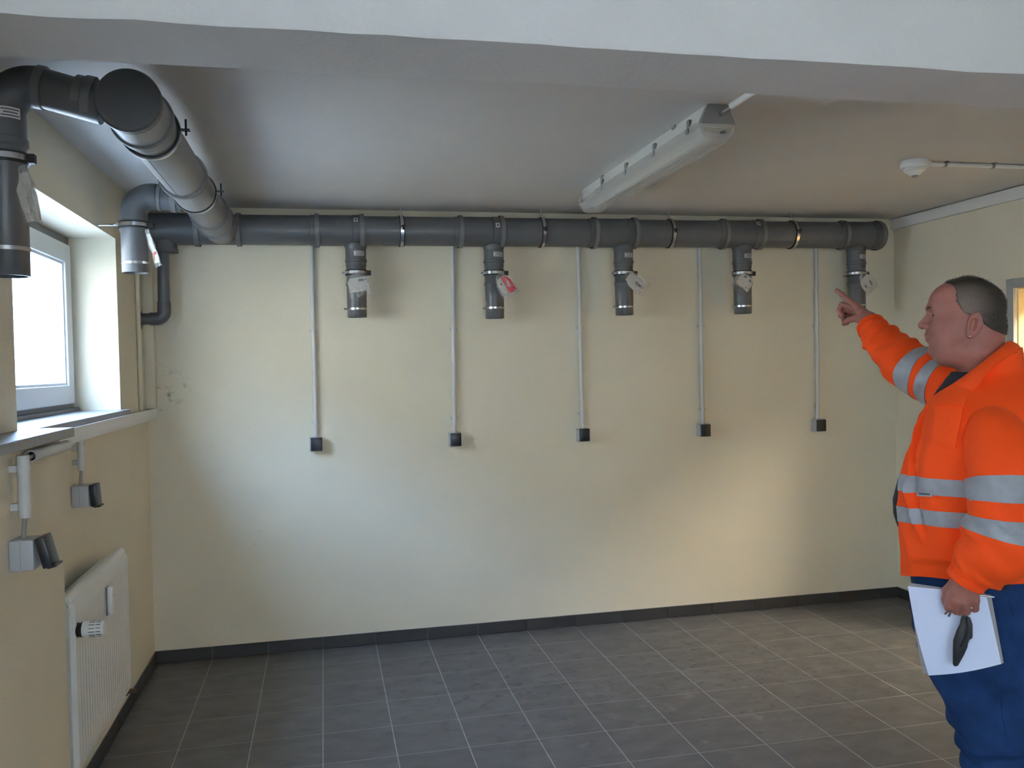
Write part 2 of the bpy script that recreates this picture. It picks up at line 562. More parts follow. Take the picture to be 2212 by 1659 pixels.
part('strike_hole', MB().box(XR + 0.040, XR + 0.048, DY1 - 0.0075, DY1 - 0.0055, 1.595, 1.605), 'black', dr, 0)
part('leaf', MB().box(XR + TR + 0.02, XR + TR + 0.90, DY0 - 0.05, DY0 - 0.01, 0.01, DZ - 0.01), 'corridor', dr, 0, 0.002)
CX0, CX1, CY0, CY1 = XR + TR, 5.35, 1.4, 8.2
co = MB()
co.box(CX1, CX1 + 0.1, CY0, CY1, 0, ZC).box(CX0, CX1, CY1, CY1 + 0.1, 0, ZC).box(CX0, CX1, CY0 - 0.1, CY0, 0, ZC).box(XR + TR, XR + TR + 0.06, YB, CY1, 0, ZC)
struct('wall_corridor', co, 'corridor', 'warm yellow corridor wall seen through the doorway', 'wall')
struct('floor_corridor', MB().box(CX0 - TR, CX1 + 0.1, CY0, CY1, -0.1, -0.002), 'tile', 'grey corridor floor beyond the doorway', 'floor')
struct('ceiling_corridor', MB().box(CX0, CX1 + 0.1, CY0, CY1, ZC, ZC + 0.1), 'ceiling', 'corridor ceiling beyond the doorway', 'ceiling')
nf = thing('wall_notice', 'thin dark framed notice on the yellow corridor wall', 'notice', (CX1, 5.45, 1.2))
part('frame', MB().box(CX1 - 0.02, CX1, 5.30, 5.315, 1.05, 1.66).box(CX1 - 0.02, CX1, 5.635, 5.65, 1.05, 1.66).box(CX1 - 0.02, CX1, 5.315, 5.635, 1.645, 1.66).box(CX1 - 0.02, CX1, 5.315, 5.635, 1.05, 1.065), 'brown', nf, 0)
part('sheet', MB().box(CX1 - 0.008, CX1, 5.315, 5.635, 1.065, 1.645), 'corridor', nf, 0)
for yy in (2.9, 4.9):
    cl = thing('corridor_lamp', 'glowing warm corridor ceiling lamp ' + ('beside the doorway' if yy < 4 else 'further along the corridor'), 'lamp', (4.65, yy, ZC), 'corridor ceiling lamps')
    part('base', MB().box(4.45, 4.85, yy - 0.4, yy + 0.4, ZC - 0.04, ZC), 'white', cl, 0, 0.004)
    part('diffuser', MB().box(4.47, 4.83, yy - 0.38, yy + 0.38, ZC - 0.075, ZC - 0.04), 'lampglow', cl, 0, 0.01)

# yard and the sunlit house across it, seen through the windows only as glare
struct('ground', MB().box(-16, XL - T, -16, 16, -0.6, -0.5).box(XL - T, 14, -16, YF - T, -0.6, -0.5), 'yard', 'paved yard outside the windows', 'yard')
hs_ = thing('neighbour_house', 'pale sunlit house across the yard outside the window', 'house', (-9.5, 2, -0.5))
part('wall', MB().box(-10.5, -9.0, -12, 15, -0.5, 5.6), 'facade', hs_, 0)
h2_ = thing('rear_fill_facade', 'unseen pale house front added to warm the light from behind the viewer', 'house', (3, -11, -0.5))  # unseen sunlit facade added as warm soft fill through the rear window
part('wall', MB().box(-7, 13, -12, -10.5, -0.5, 5.0), 'facade', h2_, 0)
part('roof', MB().box(-7.2, 13.2, -12.1, -10.3, 5.0, 5.15), 'yard', h2_, 0)
part('light_blocker_wing', MB().box(-9.0, -2.4, -6.6, -5.0, -0.5, 6.2), 'facade', hs_, 0)  # unseen wing added to cut low sky light into the left windows
part('roof', MB().box(-10.6, -8.8, -12.2, 15.2, 5.6, 5.75), 'yard', hs_, 0)


# ------------------------------------------------------------------ ventilation pipes
def strip_ring(c, axis, r, w, n=36, th=0.003):
    """flat band around a pipe"""
    return MB().lathe(np.array(c, float) - np.array(axis, float) * w / 2, axis, [(0, r - 0.002), (0, r + th), (w, r + th), (w, r - 0.002)], n, False, False)


def pipe_prof(segs):
    """segs: list of (t0, t1, r) -> stepped, softly chamfered profile"""
    p = []
    for t0, t1, r in segs:
        p += [(t0, r - 0.0015), (t0 + 0.0015, r), (t1 - 0.0015, r), (t1, r - 0.0015)]
    return p


def curved_patch(c, r, ang0, ang1, z0, z1, n=8):
    """patch on a vertical cylinder, angles measured from -y towards +x"""
    P = [[(c[0] + r * math.sin(a), c[1] - r * math.cos(a), z) for z in (z0, z1)] for a in np.linspace(ang0, ang1, n)]
    return MB().grid(np.array(P))


def zmain(x):
    return 2.363 + 0.0032 * x


RM, YM = 0.0815, 4.86
AXM = np.array([1, 0, 0.0032])
AXM /= np.linalg.norm(AXM)
mp = thing('manifold_pipe', 'long dark grey plastic ventilation pipe running under the ceiling along the back wall', 'pipe', (1.3, YM, zmain(1.3)))
tees = [(-0.010, 0.234), (0.786, 1.025), (1.584, 1.834), (2.408, 2.652), (3.222, 3.473)]
dropx = [0.197, 0.982, 1.772, 2.544, 3.335]


def main_piece(name, x0, x1, segs, material, cap0=False, cap1=False):
    o = (x0, YM, zmain(x0))
    return part(name, MB().lathe(o, AXM, pipe_prof(segs), 40, cap0, cap1), material, mp, 35)


# left end tee with the drain outlet and the junction for the pipe on the left
main_piece('end_tee', -0.875, -0.640, [(0, 0.235, 0.0845)], 'fitting', True)
part('drain_socket', MB().lathe((-0.795, YM, zmain(-0.79)), (0, 0, -1), pipe_prof([(0.03, 0.105, 0.057), (0.105, 0.125, 0.061)]), 28), 'fitting', mp, 35)
main_piece('socket_ring', -0.650, -0.620, [(0, 0.028, 0.092)], 'ring')
main_piece('pipe_section', -0.64, -0.43, [(0, 0.22, RM)], 'pipe')
main_piece('socket_ring', -0.435, -0.405, [(0, 0.024, 0.0905)], 'ring')
xs = -0.42
for (a, b) in tees:
    main_piece('pipe_section', xs, a + 0.01, [(0, a + 0.01 - xs - 0.05, RM), (a + 0.01 - xs - 0.05, a + 0.01 - xs, RM + 0.0025)], 'pipe')
    main_piece('socket_ring', a - 0.012, a + 0.012, [(0, 0.024, 0.0930)], 'ring')
    te = main_piece('tee_fitting', a, b, [(0, b - a - 0.055, 0.0848), (b - a - 0.055, b - a, 0.0870)], 'fitting')
    main_piece('socket_ring', b - 0.014, b + 0.012, [(0, 0.025, 0.0940)], 'ring')
    xs = b
for x in dropx:
    part('branch_collar', MB().lathe((x, YM + 0.015, zmain(x) - 0.062), (0, 0, -1), [(0, 0.062), (0.012, 0.064), (0.022, 0.063), (0.032, 0.059), (0.038, 0.0575)], 32, False, False), 'fitting', mp, 50)
main_piece('end_cap', 3.473, 3.50, [(0, 0.012, 0.0935), (0.012, 0.022, 0.088)], 'fitting', False, True)
for k, (x, dy, ph) in enumerate([(0.198, 0.0, 35), (0.99, 0, 18), (2.615, 0, 40)]):
    rr = 0.0885
    a0 = math.radians(ph)
    w, h = 0.011, 0.014
    pts = []
    for i in (-1, 1):
        pts.append([(x + i * w, YM - rr * math.cos(a0 + t), zmain(x) + rr * math.sin(a0 + t)) for t in (-h / rr, 0, h / rr)])
    s = part('barcode_sticker', MB().grid(np.array(pts)), 'sticker', mp, 0)
    pts = []
    for i in (-.5, .5):
        pts.append([(x + i * w, YM - (rr + .0004) * math.cos(a0 + t), zmain(x) + (rr + .0004) * math.sin(a0 + t)) for t in (-h * .6 / rr, 0, h * .6 / rr)])
    part('print', MB().grid(np.array(pts)), 'ink', s, 0)

# pipe along the left, from its capped end to the manifold
XD, ZD = -0.51, 2.361
dp = thing('side_pipe', 'grey plastic pipe with a round capped end running back along the left wall', 'pipe', (XD, 3.6, ZD))
AY = (0, 1, 0)
part('end_cap', MB().lathe((XD, 2.575, ZD), AY, [(0, 0.0), (0.0, 0.083), (0.006, 0.0885), (0.034, 0.0885), (0.036, 0.086)], 44, False, False), 'fitting', dp, 35)
part('tee_fitting', MB().lathe((XD, 2.611, ZD), AY, pipe_prof([(0, 0.012, 0.0865), (0.012, 0.15, 0.0845)]), 44), 'pipe_light', dp, 35)
part('socket_ring', MB().lathe((XD, 2.755, ZD), AY, pipe_prof([(0, 0.02, 0.0925), (0.02, 0.06, 0.089)]), 44), 'ring', dp, 35)
part('pipe_section', MB().lathe((XD, 2.80, ZD), AY, [(0, RM), (0.73, RM)], 44), 'pipe_light', dp, 35)
part('socket_ring', MB().lathe((XD, 3.520, ZD), AY, pipe_prof([(0, 0.03, 0.0925)]), 44), 'ring', dp, 35)
part('tee_fitting', MB().lathe((XD, 3.548, ZD), AY, pipe_prof([(0, 0.30, 0.0845), (0.30, 0.76, RM)]), 44), 'pipe_light', dp, 35)
part('socket_ring', MB().lathe((XD, 4.290, ZD), AY, pipe_prof([(0, 0.03, 0.0915)]), 44), 'ring', dp, 35)
part('pipe_section', MB().lathe((XD, 4.32, ZD), AY, [(0, 0.085), (0.48, 0.085)], 44), 'pipe_light', dp, 35)
part('socket_ring', MB().lathe((XD, 4.555, ZD), AY, pipe_prof([(0, 0.03, 0.094)]), 44), 'ring', dp, 35)
part('mould_seam', MB().tube([(XD - 0.02, 2.94, ZD - 0.0795), (XD - 0.02, 3.52, ZD - 0.0795)], 0.0012, 6), 'ring', dp)


# ceiling-hung clamps
def clamp_x(x, label):
    t = thing('pipe_clamp', label, 'pipe clamp', (x, YM, zmain(x)), 'clamps hanging the manifold pipe')
    c = (x, YM, zmain(x))
    part('rubber_lining', strip_ring(c, AXM, RM + 0.001, 0.028, 40, 0.004), 'rubber', t, 35)
    bd = part('steel_band', strip_ring(c, AXM, RM + 0.005, 0.018, 40, 0.003), 'steel', t, 35)
    part('lock_screw', MB().box(x - 0.015, x + 0.015, YM - 0.102, YM - 0.084, c[2] + 0.010, c[2] + 0.016).cyl((x + 0.004, YM - 0.098, c[2] - 0.006), (x + 0.004, YM - 0.098, c[2] + 0.022), 0.004, n=8), 'black', bd)
    part('nut', MB().cyl((x, YM, c[2] + RM + 0.006), (x, YM, c[2] + RM + 0.022), 0.009, n=6), 'steel', t)
    part('threaded_rod', MB().cyl((x, YM, c[2] + RM + 0.006), (x, YM, ZC), 0.004, n=10), 'gal', t)


for x, lb in zip([0.451, 1.265, 2.061, 2.872], ['steel pipe clamp on the back pipe between first and second drop pipes', 'steel pipe clamp on the back pipe between second and third drop pipes', 'steel pipe clamp on the back pipe between third and fourth drop pipes', 'steel pipe clamp on the back pipe between fourth and last drop pipes']):
    clamp_x(x, lb)
for y, lb in [(2.895, 'black-lined clamp on the left pipe just behind its round cap'), (3.86, 'black-lined clamp on the left pipe nearer the back wall')]:
    t = thing('pipe_clamp', lb, 'pipe clamp', (XD, y, ZD), 'clamps hanging the left pipe')
    part('rubber_lining', strip_ring((XD, y, ZD), AY, RM + 0.003, 0.030, 44, 0.0045), 'rubber', t, 35)
    part('steel_band', strip_ring((XD, y, ZD), AY, RM + 0.0075, 0.014, 44, 0.003), 'steel', t, 35)
    part('lock_screw', MB().box(XD + 0.082, XD + 0.118, y - 0.012, y + 0.012, ZD + 0.004, ZD + 0.008).cyl((XD + 0.106, y, ZD - 0.012), (XD + 0.106, y, ZD + 0.040), 0.0035, n=8), 'black', t)
    part('threaded_rod', MB().cyl((XD, y, ZD + RM), (XD, y, ZC), 0.004, n=10), 'gal', t)


# drop pipes on the back wall
def drop_ring(t, c, z, r, screw, s=-1):
    part('rubber_lining', strip_ring((c[0], c[1], z), (0, 0, 1), r + 0.001, 0.030, 32, 0.0045), 'rubber', t, 35)
    b = part('steel_clamp', strip_ring((c[0], c[1], z), (0, 0, 1), r + 0.0055, 0.016, 32, 0.003), 'steel', t, 35)
    part('clamp_ear', MB().box(c[0] + r + 0.004, c[0] + r + 0.026, c[1] - 0.020, c[1] + 0.004, z - 0.014, z + 0.012), 'rubber', b, 0, 0.002)
    part('clamp_screw', MB().cyl((c[0] - r - 0.024, c[1] - 0.012, z), (c[0] - r - 0.004, c[1] - 0.012, z), 0.0055, n=8).box(c[0] - r - 0.012, c[0] - r, c[1] - 0.02, c[1] - 0.004, z - 0.008, z + 0.008), 'gal', b)


def text_sticker(t, c, r, a0, a1, z0, z1):
    s = part('label_sticker', curved_patch(c, r + 0.0008, a0, a1, z0, z1), 'sticker', t, 0)
    ml = MB()
    for i in range(3):
        zz = z1 - (z1 - z0) * (0.22 + 0.28 * i)
        da = (a1 - a0)
        q = curved_patch(c, r + 0.0013, a0 + da * (0.08 + 0.10 * (i == 1)), a1 - da * (0.06 + 0.08 * (i == 1)), zz - 0.0022, zz + 0.0016)
        ml.add(q.v, q.f)
    part('print_lines', ml, 'ink', s, 0)


ORD = ['first', 'second', 'third', 'fourth', 'last']
RD = 0.0548
drop_info = []
for k, x in enumerate(dropx):
    zt = zmain(x) - 0.098
    zb = [1.884, 1.871, 1.883, 1.885, 1.888][k]
    xo = [0, -0.004, 0, 0, 0][k]
    t = thing('drop_pipe', ['first short dark grey drop pipe from the left along the back wall', 'second drop pipe on the back wall, holding the red packet', 'middle short drop pipe under the long tube lamp end', 'fourth drop pipe from the left on the back wall', 'last drop pipe by the right corner, behind the pointing hand'][k], 'pipe', (x, YM + 0.015, zb), 'drop pipes under the manifold')
    c = (x, YM + 0.015)
    o = (x, c[1], zt)
    L = zt - zb
    z = lambda q: zt - q
    part('socket', MB().lathe(o, (0, 0, -1), pipe_prof([(0.0, z(2.206), 0.0572), (z(2.206), z(2.190), 0.0605), (z(2.190), z(2.165), 0.0565)]), 32, False, False), 'fitting', t, 35)
    wall = [(z(2.18), RD), (z(2.079), RD), (z(2.074), RD + 0.004), (z(2.062), RD + 0.004), (z(2.057), RD), (z(1.96), RD - 0.0005), (L - 0.002, RD - 0.0015), (L, RD - 0.003), (L, RD - 0.006), (L - 0.10, RD - 0.006)]
    part('pipe', MB().lathe(o, (0, 0, -1), wall, 32, False, False), 'pipe', t, 50)
    part('bore', MB().lathe(o, (0, 0, -1), [(L - 0.10, 0.0), (L - 0.10, RD - 0.006)], 32, False, False), 'bore', t)
    drop_ring(t, c, 2.132, RD, True)
    part('wall_rod', MB().cyl((x, c[1] + RD, 2.132), (x, YB, 2.132), 0.005, n=10), 'gal', t)
    hc = part('hose_clip', strip_ring((x, c[1], 1.930), (0, 0, 1), RD - 0.001, 0.011, 32, 0.0022), 'steel', t, 35)
    part('clip_screw', MB().cyl((x - RD - 0.018, c[1] - 0.015, 1.930), (x - RD + 0.004, c[1] - 0.015, 1.930), 0.005, n=8), 'gal', hc)
    text_sticker(t, (c[0], c[1]), 0.0572, math.radians(-12), math.radians(48), 2.222, 2.248)
    drop_info.append((x, c[1]))


def arc(c, e0, e1, r, a0, a1, n=12):
    c, e0, e1 = map(lambda q: np.array(q, float), (c, e0, e1))
    return [c + r * (math.cos(a) * e0 + math.sin(a) * e1) for a in np.linspace(a0, a1, n)]


# two drops on the left, fed from the side pipe
def side_drop(xc, yc, zbend, zb, label, near):
    t = thing('drop_pipe', label, 'pipe', (xc, yc, zb), 'drop pipes beside the window')
    R = 0.078
    zd = ZD
    x1 = xc + R + 0.02
    part('branch', MB().tube([(XD - 0.080, yc, zd + 0.004), (x1, yc, zbend)], 0.0555, 28), 'pipe', t, 40)
    ax = np.array([x1 - XD, 0, zbend - zd])
    ax /= np.linalg.norm(ax)
    p = np.array([XD, yc, zd])
    for d0, d1, r in ([(0.105, 0.130, 0.0625), (0.130, 0.155, 0.0585), (0.235, 0.258, 0.0605)] if near else [(0.10, 0.125, 0.061), (0.165, 0.18, 0.060)]):
        part('socket_ring', MB().lathe(p + ax * d0, ax, pipe_prof([(0, d1 - d0, r)]), 30), 'ring', t, 35)
    pts = [np.array([x1, yc, zbend])] + arc((xc + R, yc, zbend - R), (0, 0, 1), (-1, 0, 0), R, 0, math.pi / 2, 14) + [np.array([xc, yc, zbend - R - 0.02])]
    part('elbow', MB().tube(pts, 0.0575, 30), 'fitting', t, 40)
    zt = zbend - R - 0.015
    L = zt - zb
    if near:
        pr = pipe_prof([(0, 0.055, 0.058), (0.055, 0.075, 0.062)]) + [(0.08, 0.0555), (L - 0.002, 0.0555), (L, 0.054), (L, 0.050), (L - 0.1, 0.050)]
    else:
        pr = [(0, 0.0575), (0.02, 0.0555), (0.045, 0.0600), (0.06, 0.0600), (0.068, 0.0555), (L - 0.002, 0.0555), (L, 0.0545), (L, 0.050), (L - 0.1, 0.050)]
    part('pipe', MB().lathe((xc, yc, zt), (0, 0, -1), pr, 32, False, False), 'pipe', t, 40)
    part('bore', MB().lathe((xc, yc, zt), (0, 0, -1), [(L - 0.1, 0), (L - 0.1, 0.05)], 32, False, False), 'bore', t)
    zc, zh = (2.206, 1.953) if near else (2.248, 2.082)
    drop_ring(t, (xc, yc), zc, 0.0555 if near else 0.0575, True)
    part('hose_clip', strip_ring((xc, yc, zh), (0, 0, 1), 0.0555, 0.011, 32, 0.0022), 'gal' if near else 'steel', t, 35)
    part('wall_rod', MB().cyl((xc - 0.06, yc, zc), (XL, yc, zc), 0.005, n=10), 'steel', t)
    if near:
        text_sticker(t, (xc, yc), 0.0580, math.radians(8), math.radians(62), 2.308, 2.338)
    return t


side_drop(-0.852, 2.655, 2.408, 1.878, 'large near drop pipe cut by the left edge of view', True)
side_drop(-0.793, 4.05, 2.375, 2.040, 'short drop pipe with elbow beside the window top corner', False)

# drain from the manifold end into the left wall
dn = thing('drain_pipe', 'thin dark grey drain pipe bending into the wall beside the window', 'pipe', (-0.815, YM, 1.88))
part('pipe', MB().tube([(-0.812, YM, 2.236), (-0.815, YM, 1.955)], 0.0305, 20), 'pipe', dn)
part('elbow', MB().tube([np.array([-0.815, YM, 1.975])] + arc((-0.855, YM, 1.925), (1, 0, 0), (0, 0, -1), 0.040, 0, math.pi / 2, 10) + [np.array([-0.885, YM, 1.885])], 0.034, 20), 'fitting', dn, 45)
part('stub', MB().tube([(-0.87, YM, 1.885), (-0.945, YM, 1.885)], 0.0305, 20), 'pipe', dn)
fm = MB()
P = []
for i in range(24):
    a = i * 2 * math.pi / 24
    ro = 0.046 + 0.010 * math.sin(3 * a + 1) + 0.006 * math.sin(7 * a) + random.uniform(-0.004, 0.004)
    P.append([(XL + 0.001, YM + ro * math.cos(a), 1.885 + ro * 1.25 * math.sin(a)), (XL + 0.012, YM + (ro * 0.75) * math.cos(a), 1.885 + ro * 0.8 * math.sin(a)), (XL + 0.010, YM + 0.028 * math.cos(a), 1.885 + 0.028 * math.sin(a))])
fm.grid(np.array(P), True, False)
part('foam_collar', fm, mat('crumbling_foam', (0.16, 0.14, 0.09), 0.95, var=0.4, scale=60, bump=0.8, bscale=120), dn, 0)


# packets of screws and leaflets tied to the drops
def packet(name_label, top, u, v, w, h, leaf, thick=0.010, seed=0, leaf_rect=(0.12, 0.88, 0.10, 0.80), print_spots=(), group='bags tied to the drop pipes'):
    """top: tie point, u/v: across/down directions of the bag"""
    r = np.random.default_rng(seed)
    top, u, v = map(lambda q: np.array(q, float), (top, u, v))
    u /= np.linalg.norm(u)
    v = v - u * (u @ v)
    v /= np.linalg.norm(v)
    nrm = np.cross(u, v)
    if nrm[1] > 0:
        nrm = -nrm
    t = thing('screw_packet', name_label, 'packet', tuple(top), group)
    nu, nv = 12, 12
    crump = r.normal(0, 0.0035, (nu, nv))
    crump = (crump + np.roll(crump, 1, 0) + np.roll(crump, 1, 1)) / 1.6

    def surf(sgn, off):
        P = np.zeros((nu, nv, 3))
        for i in range(nu):
            for j in range(nv):
                a, b = i / (nu - 1) - 0.5, j / (nv - 1)
                neck = 0.35 + 0.65 * min(1, b / 0.35) if b < 0.35 else 1.0
                bulge = math.cos(a * math.pi) ** 0.7 if abs(a) < 0.499 else 0
                P[i, j] = top + u * (a * w * neck) + v * (b * h) + nrm * (0.004 + sgn * (off * bulge * math.sin(min(1, b * 1.15 + 0.1) * math.pi)) + crump[i, j] * (1 if 0 < i < nu - 1 else 0.4))
        return P
    A, B = surf(1, thick), surf(-1, thick * 0.4)
    part('bag', MB().grid(A).grid(B), 'film', t, 25)
    i0, i1, j0, j1 = leaf_rect
    q = []
    for s in np.linspace(i0, i1, 7):
        row = []
        for b in np.linspace(j0, j1, 7):
            fa, fb = s * (nu - 1), b * (nv - 1)
            ia, ib = int(min(fa, nu - 2)), int(min(fb, nv - 2))
            da, db = fa - ia, fb - ib
            pt = lambda S: (S[ia, ib] * (1 - da) * (1 - db) + S[ia + 1, ib] * da * (1 - db) + S[ia, ib + 1] * (1 - da) * db + S[ia + 1, ib + 1] * da * db)
            row.append(pt(A) * 0.72 + pt(B) * 0.28)
        q.append(row)
    q = np.array(q)
    lf = part('leaflet', MB().grid(q), leaf, t, 30)

    def onleaf(s, b, off):
        fa, fb = s * 6, b * 6
        ia, ib = int(min(fa, 5)), int(min(fb, 5))
        da, db = fa - ia, fb - ib
        p = q[ia, ib] * (1 - da) * (1 - db) + q[ia + 1, ib] * da * (1 - db) + q[ia, ib + 1] * (1 - da) * db + q[ia + 1, ib + 1] * da * db
        return p + nrm * off
    for (s0, s1, b0, b1, mt) in print_spots:
        part('printed_mark', MB().grid(np.array([[onleaf(s, b, 0.0012) for b in np.linspace(b0, b1, 4)] for s in np.linspace(s0, s1, 4)])), mt, lf, 0)
    return t


def bx(k, dx, dz, dy=-0.068):
    x, y = drop_info[k]
    return (x + dx, y + dy, dz)


MARK = [(0.52, 0.80, 0.12, 0.30, 'ink'), (0.86, 0.94, 0.13, 0.24, 'ink'), (0.15, 0.85, 0.52, 0.55, 'sticker'), (0.15, 0.80, 0.62, 0.65, 'sticker')]
packet('clear packet with upright white leaflet on the first drop pipe', bx(0, -0.002, 2.128), (1, 0, 0.16), (0.16, 0, -1), 0.118, 0.135, 'paper_leaf', seed=1, leaf_rect=(0.03, 0.97, 0.22, 0.80), print_spots=MARK)
packet('clear packet with striped red leaflet on the second drop pipe', bx(1, 0.010, 2.118), (0.86, 0, 0.55), (0.62, 0, -1), 0.105, 0.150, 'paper_leaf', seed=2, leaf_rect=(0.10, 0.95, 0.15, 0.90),
       print_spots=[(0.42, 0.95, 0.02, 0.95, 'red_leaf'), (0.53, 0.60, 0.05, 0.9, 'sticker'), (0.72, 0.76, 0.05, 0.9, 'sticker'), (0.20, 0.30, 0.25, 0.35, 'ink')])
packet('clear packet slanting right with pinkish white leaflet on the middle drop pipe', bx(2, -0.012, 2.120), (0.62, 0, 0.78), (0.88, 0, -0.75), 0.100, 0.165, 'paper_leaf', seed=3, leaf_rect=(0.05, 0.85, 0.10, 0.82), print_spots=[(0.45, 0.62, 0.50, 0.85, 'ink'), (0.50, 0.58, 0.90, 0.96, 'ink')])
packet('crumpled clear packet with folded white leaflet on the fourth drop pipe', bx(3, 0.004, 2.122), (0.82, 0, -0.55), (-0.25, 0, -1), 0.120, 0.105, 'paper_leaf', seed=4, leaf_rect=(0.15, 0.95, 0.12, 0.92), print_spots=[(0.20, 0.42, 0.10, 0.26, 'ink'), (0.70, 0.86, 0.15, 0.3, 'ink')])
packet('clear packet with diamond-set white leaflet on the last drop pipe', bx(4, -0.012, 2.118), (0.78, 0, 0.62), (0.60, 0, -0.80), 0.110, 0.130, 'paper_leaf', seed=5, leaf_rect=(0.08, 0.92, 0.15, 0.95), print_spots=[(0.18, 0.34, 0.45, 0.62, 'ink'), (0.62, 0.78, 0.40, 0.78, 'ink')])
packet('tattered grey plastic packet hanging on the large near drop pipe', (-0.785, 2.590, 2.175), (0.85, -0.45, 0.1), (0.22, 0.0, -1), 0.062, 0.165, 'paper_leaf', seed=6, leaf_rect=(0.10, 0.95, 0.12, 0.93), group='bags tied to the drop pipes')
packet('narrow clear packet with red arrow on the short drop by the window', (-0.728, 4.005, 2.225), (0.45, -0.85, 0.05), (0.30, 0.0, -1), 0.075, 0.165, 'paper_leaf', seed=8, leaf_rect=(0.10, 0.9, 0.12, 0.90), print_spots=[(0.50, 0.88, 0.62, 0.72, 'red_leaf'), (0.2, 0.5, 0.66, 0.86, 'red_leaf')])

# ------------------------------------------------------------------ conduits and switch boxes on the back wall
boxx = [(-0.047, 1.176), (0.746, 1.170), (1.529, 1.167), (2.316, 1.165), (3.117, 1.167)]
for k, (x, zc) in enumerate(boxx):
    xt = [-0.043, 0.761, 1.525, 2.314, 3.122][k]
    nm = ['first', 'second', 'third', 'fourth', 'fifth'][k]
    t = thing('wall_conduit', '%s pale vertical cable conduit from the left on the back wall' % nm if k < 4 else 'last pale vertical cable conduit, left of the pointing hand', 'conduit', (x, YB, zc), 'conduits on the back wall')
    yc = YB - 0.0155
    part('tube', MB().cyl((xt, yc, 2.46), (x, yc, zc + 0.036), 0.0125, n=18), 'conduit', t)
    for zz in (1.815, 1.295):
        xc_ = x + (xt - x) * (zz - zc) / (2.4 - zc)
        part('clip', MB().lathe((xc_, yc, zz - 0.008), (0, 0, 1), [(0, 0.0135), (0, 0.0150), (0.016, 0.0150), (0.016, 0.0135)], 18, False, False).box(xc_ - 0.023, xc_ - 0.012, yc - 0.004, YB, zz - 0.007, zz + 0.007).box(xc_ + 0.012, xc_ + 0.023, yc - 0.004, YB, zz - 0.007, zz + 0.007), 'conduit', t, 40)
    b = thing('switch_box', 'small grey socket box with black lid, %s from the left on the back wall' % nm if k < 4 else 'small grey socket box with black lid nearest the man', 'socket box', (x, YB, zc - 0.04), 'socket boxes on the back wall')
    part('box', MB().box(x - 0.0365, x + 0.0365, YB - 0.046, YB, zc - 0.040, zc + 0.040), 'box', b, 40, 0.004)
    part('entry_gland', MB().cyl((x, yc, zc + 0.038), (x, yc, zc + 0.047), 0.0155, n=16), 'box', b)
    part('lid', MB().box(x - 0.0295, x + 0.0335, YB - 0.058, YB - 0.044, zc - 0.037, zc + 0.038), 'flap', b, 40, 0.003)
    part('lid_lip', MB().box(x - 0.027, x + 0.031, YB - 0.0605, YB - 0.056, zc - 0.035, zc - 0.031), 'flap', b, 0, 0.001)

# ------------------------------------------------------------------ left wall services
tr = thing('cable_trunking', 'white plastic cable trunking below the window ledge on the left wall', 'trunking', (-0.915, 4, 1.348))
part('channel', MB().box(XL, -0.893, 3.0, 4.998, 1.348, 1.396), 'trunk', tr, 40, 0.003)
part('cover', MB().box(-0.894, -0.889, 3.0, 4.998, 1.352, 1.406), 'trunk', tr, 40, 0.0015)
tv = thing('corner_trunking', 'cream vertical trunking in the corner between window and back wall', 'trunking', (-0.91, 4.97, 1.40))
part('channel', MB().box(XL, -0.887, 4.948, YB, 1.404, 2.30), 'wall', tv, 40, 0.003)
tp = thing('corner_conduit', 'thin cream conduit on the left wall beside the window corner', 'conduit', (XL, 4.70, 1.41))
part('tube', MB().cyl((XL + 0.011, 4.78, 1.405), (XL + 0.011, 4.78, 2.5), 0.011, n=14), 'wall', tp)


def wall_box(xw, yc, z0, label, clabel, ztop, lid_open, rr, cabx):
    b = thing('switch_box', label, 'socket box', (xw, yc, z0), 'socket boxes on the left wall')
    h, dpt, wd = 0.084, 0.062, 0.075
    part('box', MB().box(xw, xw + dpt, yc - wd / 2, yc + wd / 2, z0, z0 + h), 'box', b, 40, 0.007)
    part('joint', MB().box(xw + dpt * 0.46, xw + dpt * 0.475, yc - wd / 2 - 0.0006, yc + wd / 2 + 0.0006, z0 + 0.006, z0 + h - 0.006), 'clip', b, 0)
    ax = np.array([math.cos(lid_open), 0, math.sin(lid_open)])
    az = np.array([-math.sin(lid_open), 0, math.cos(lid_open)])
    hinge = np.array([xw + dpt, yc, z0 + h])
    part('lid', MB().obox(hinge + ax * 0.012 - az * (h / 2), ax, (0, 1, 0), az, 0.012, wd / 2 - 0.002, h / 2), 'flap', b, 40, 0.003)
    part('lid_lip', MB().obox(hinge + ax * 0.020 - az * (h + 0.001), ax, (0, 1, 0), az, 0.012, wd / 2 - 0.008, 0.003), 'flap', b, 0, 0.001)
    t = thing('wall_conduit', clabel, 'conduit', (xw, yc, ztop), 'short conduits on the left wall')
    xc = xw + rr + 0.017
    part('tube', MB().cyl((xc, yc, z0 + h + 0.055), (xc, yc, ztop), rr, n=20), 'conduit', t)
    for zz in (z0 + h + 0.085, ztop - 0.035):
        part('clip', MB().lathe((xc, yc, zz - 0.009), (0, 0, 1), [(0, rr), (0, rr + 0.002), (0.018, rr + 0.002), (0.018, rr)], 20, False, False).box(xw, xc - rr + 0.001, yc - 0.011, yc + 0.011, zz - 0.009, zz + 0.009), 'conduit', t, 40)
    part('cable', MB().tube([(xc, yc, z0 + h + 0.06), (xc - 0.003, yc, z0 + h + 0.03), (xc - 0.006, yc, z0 + h - 0.004)], 0.006, 10), 'cable', t)


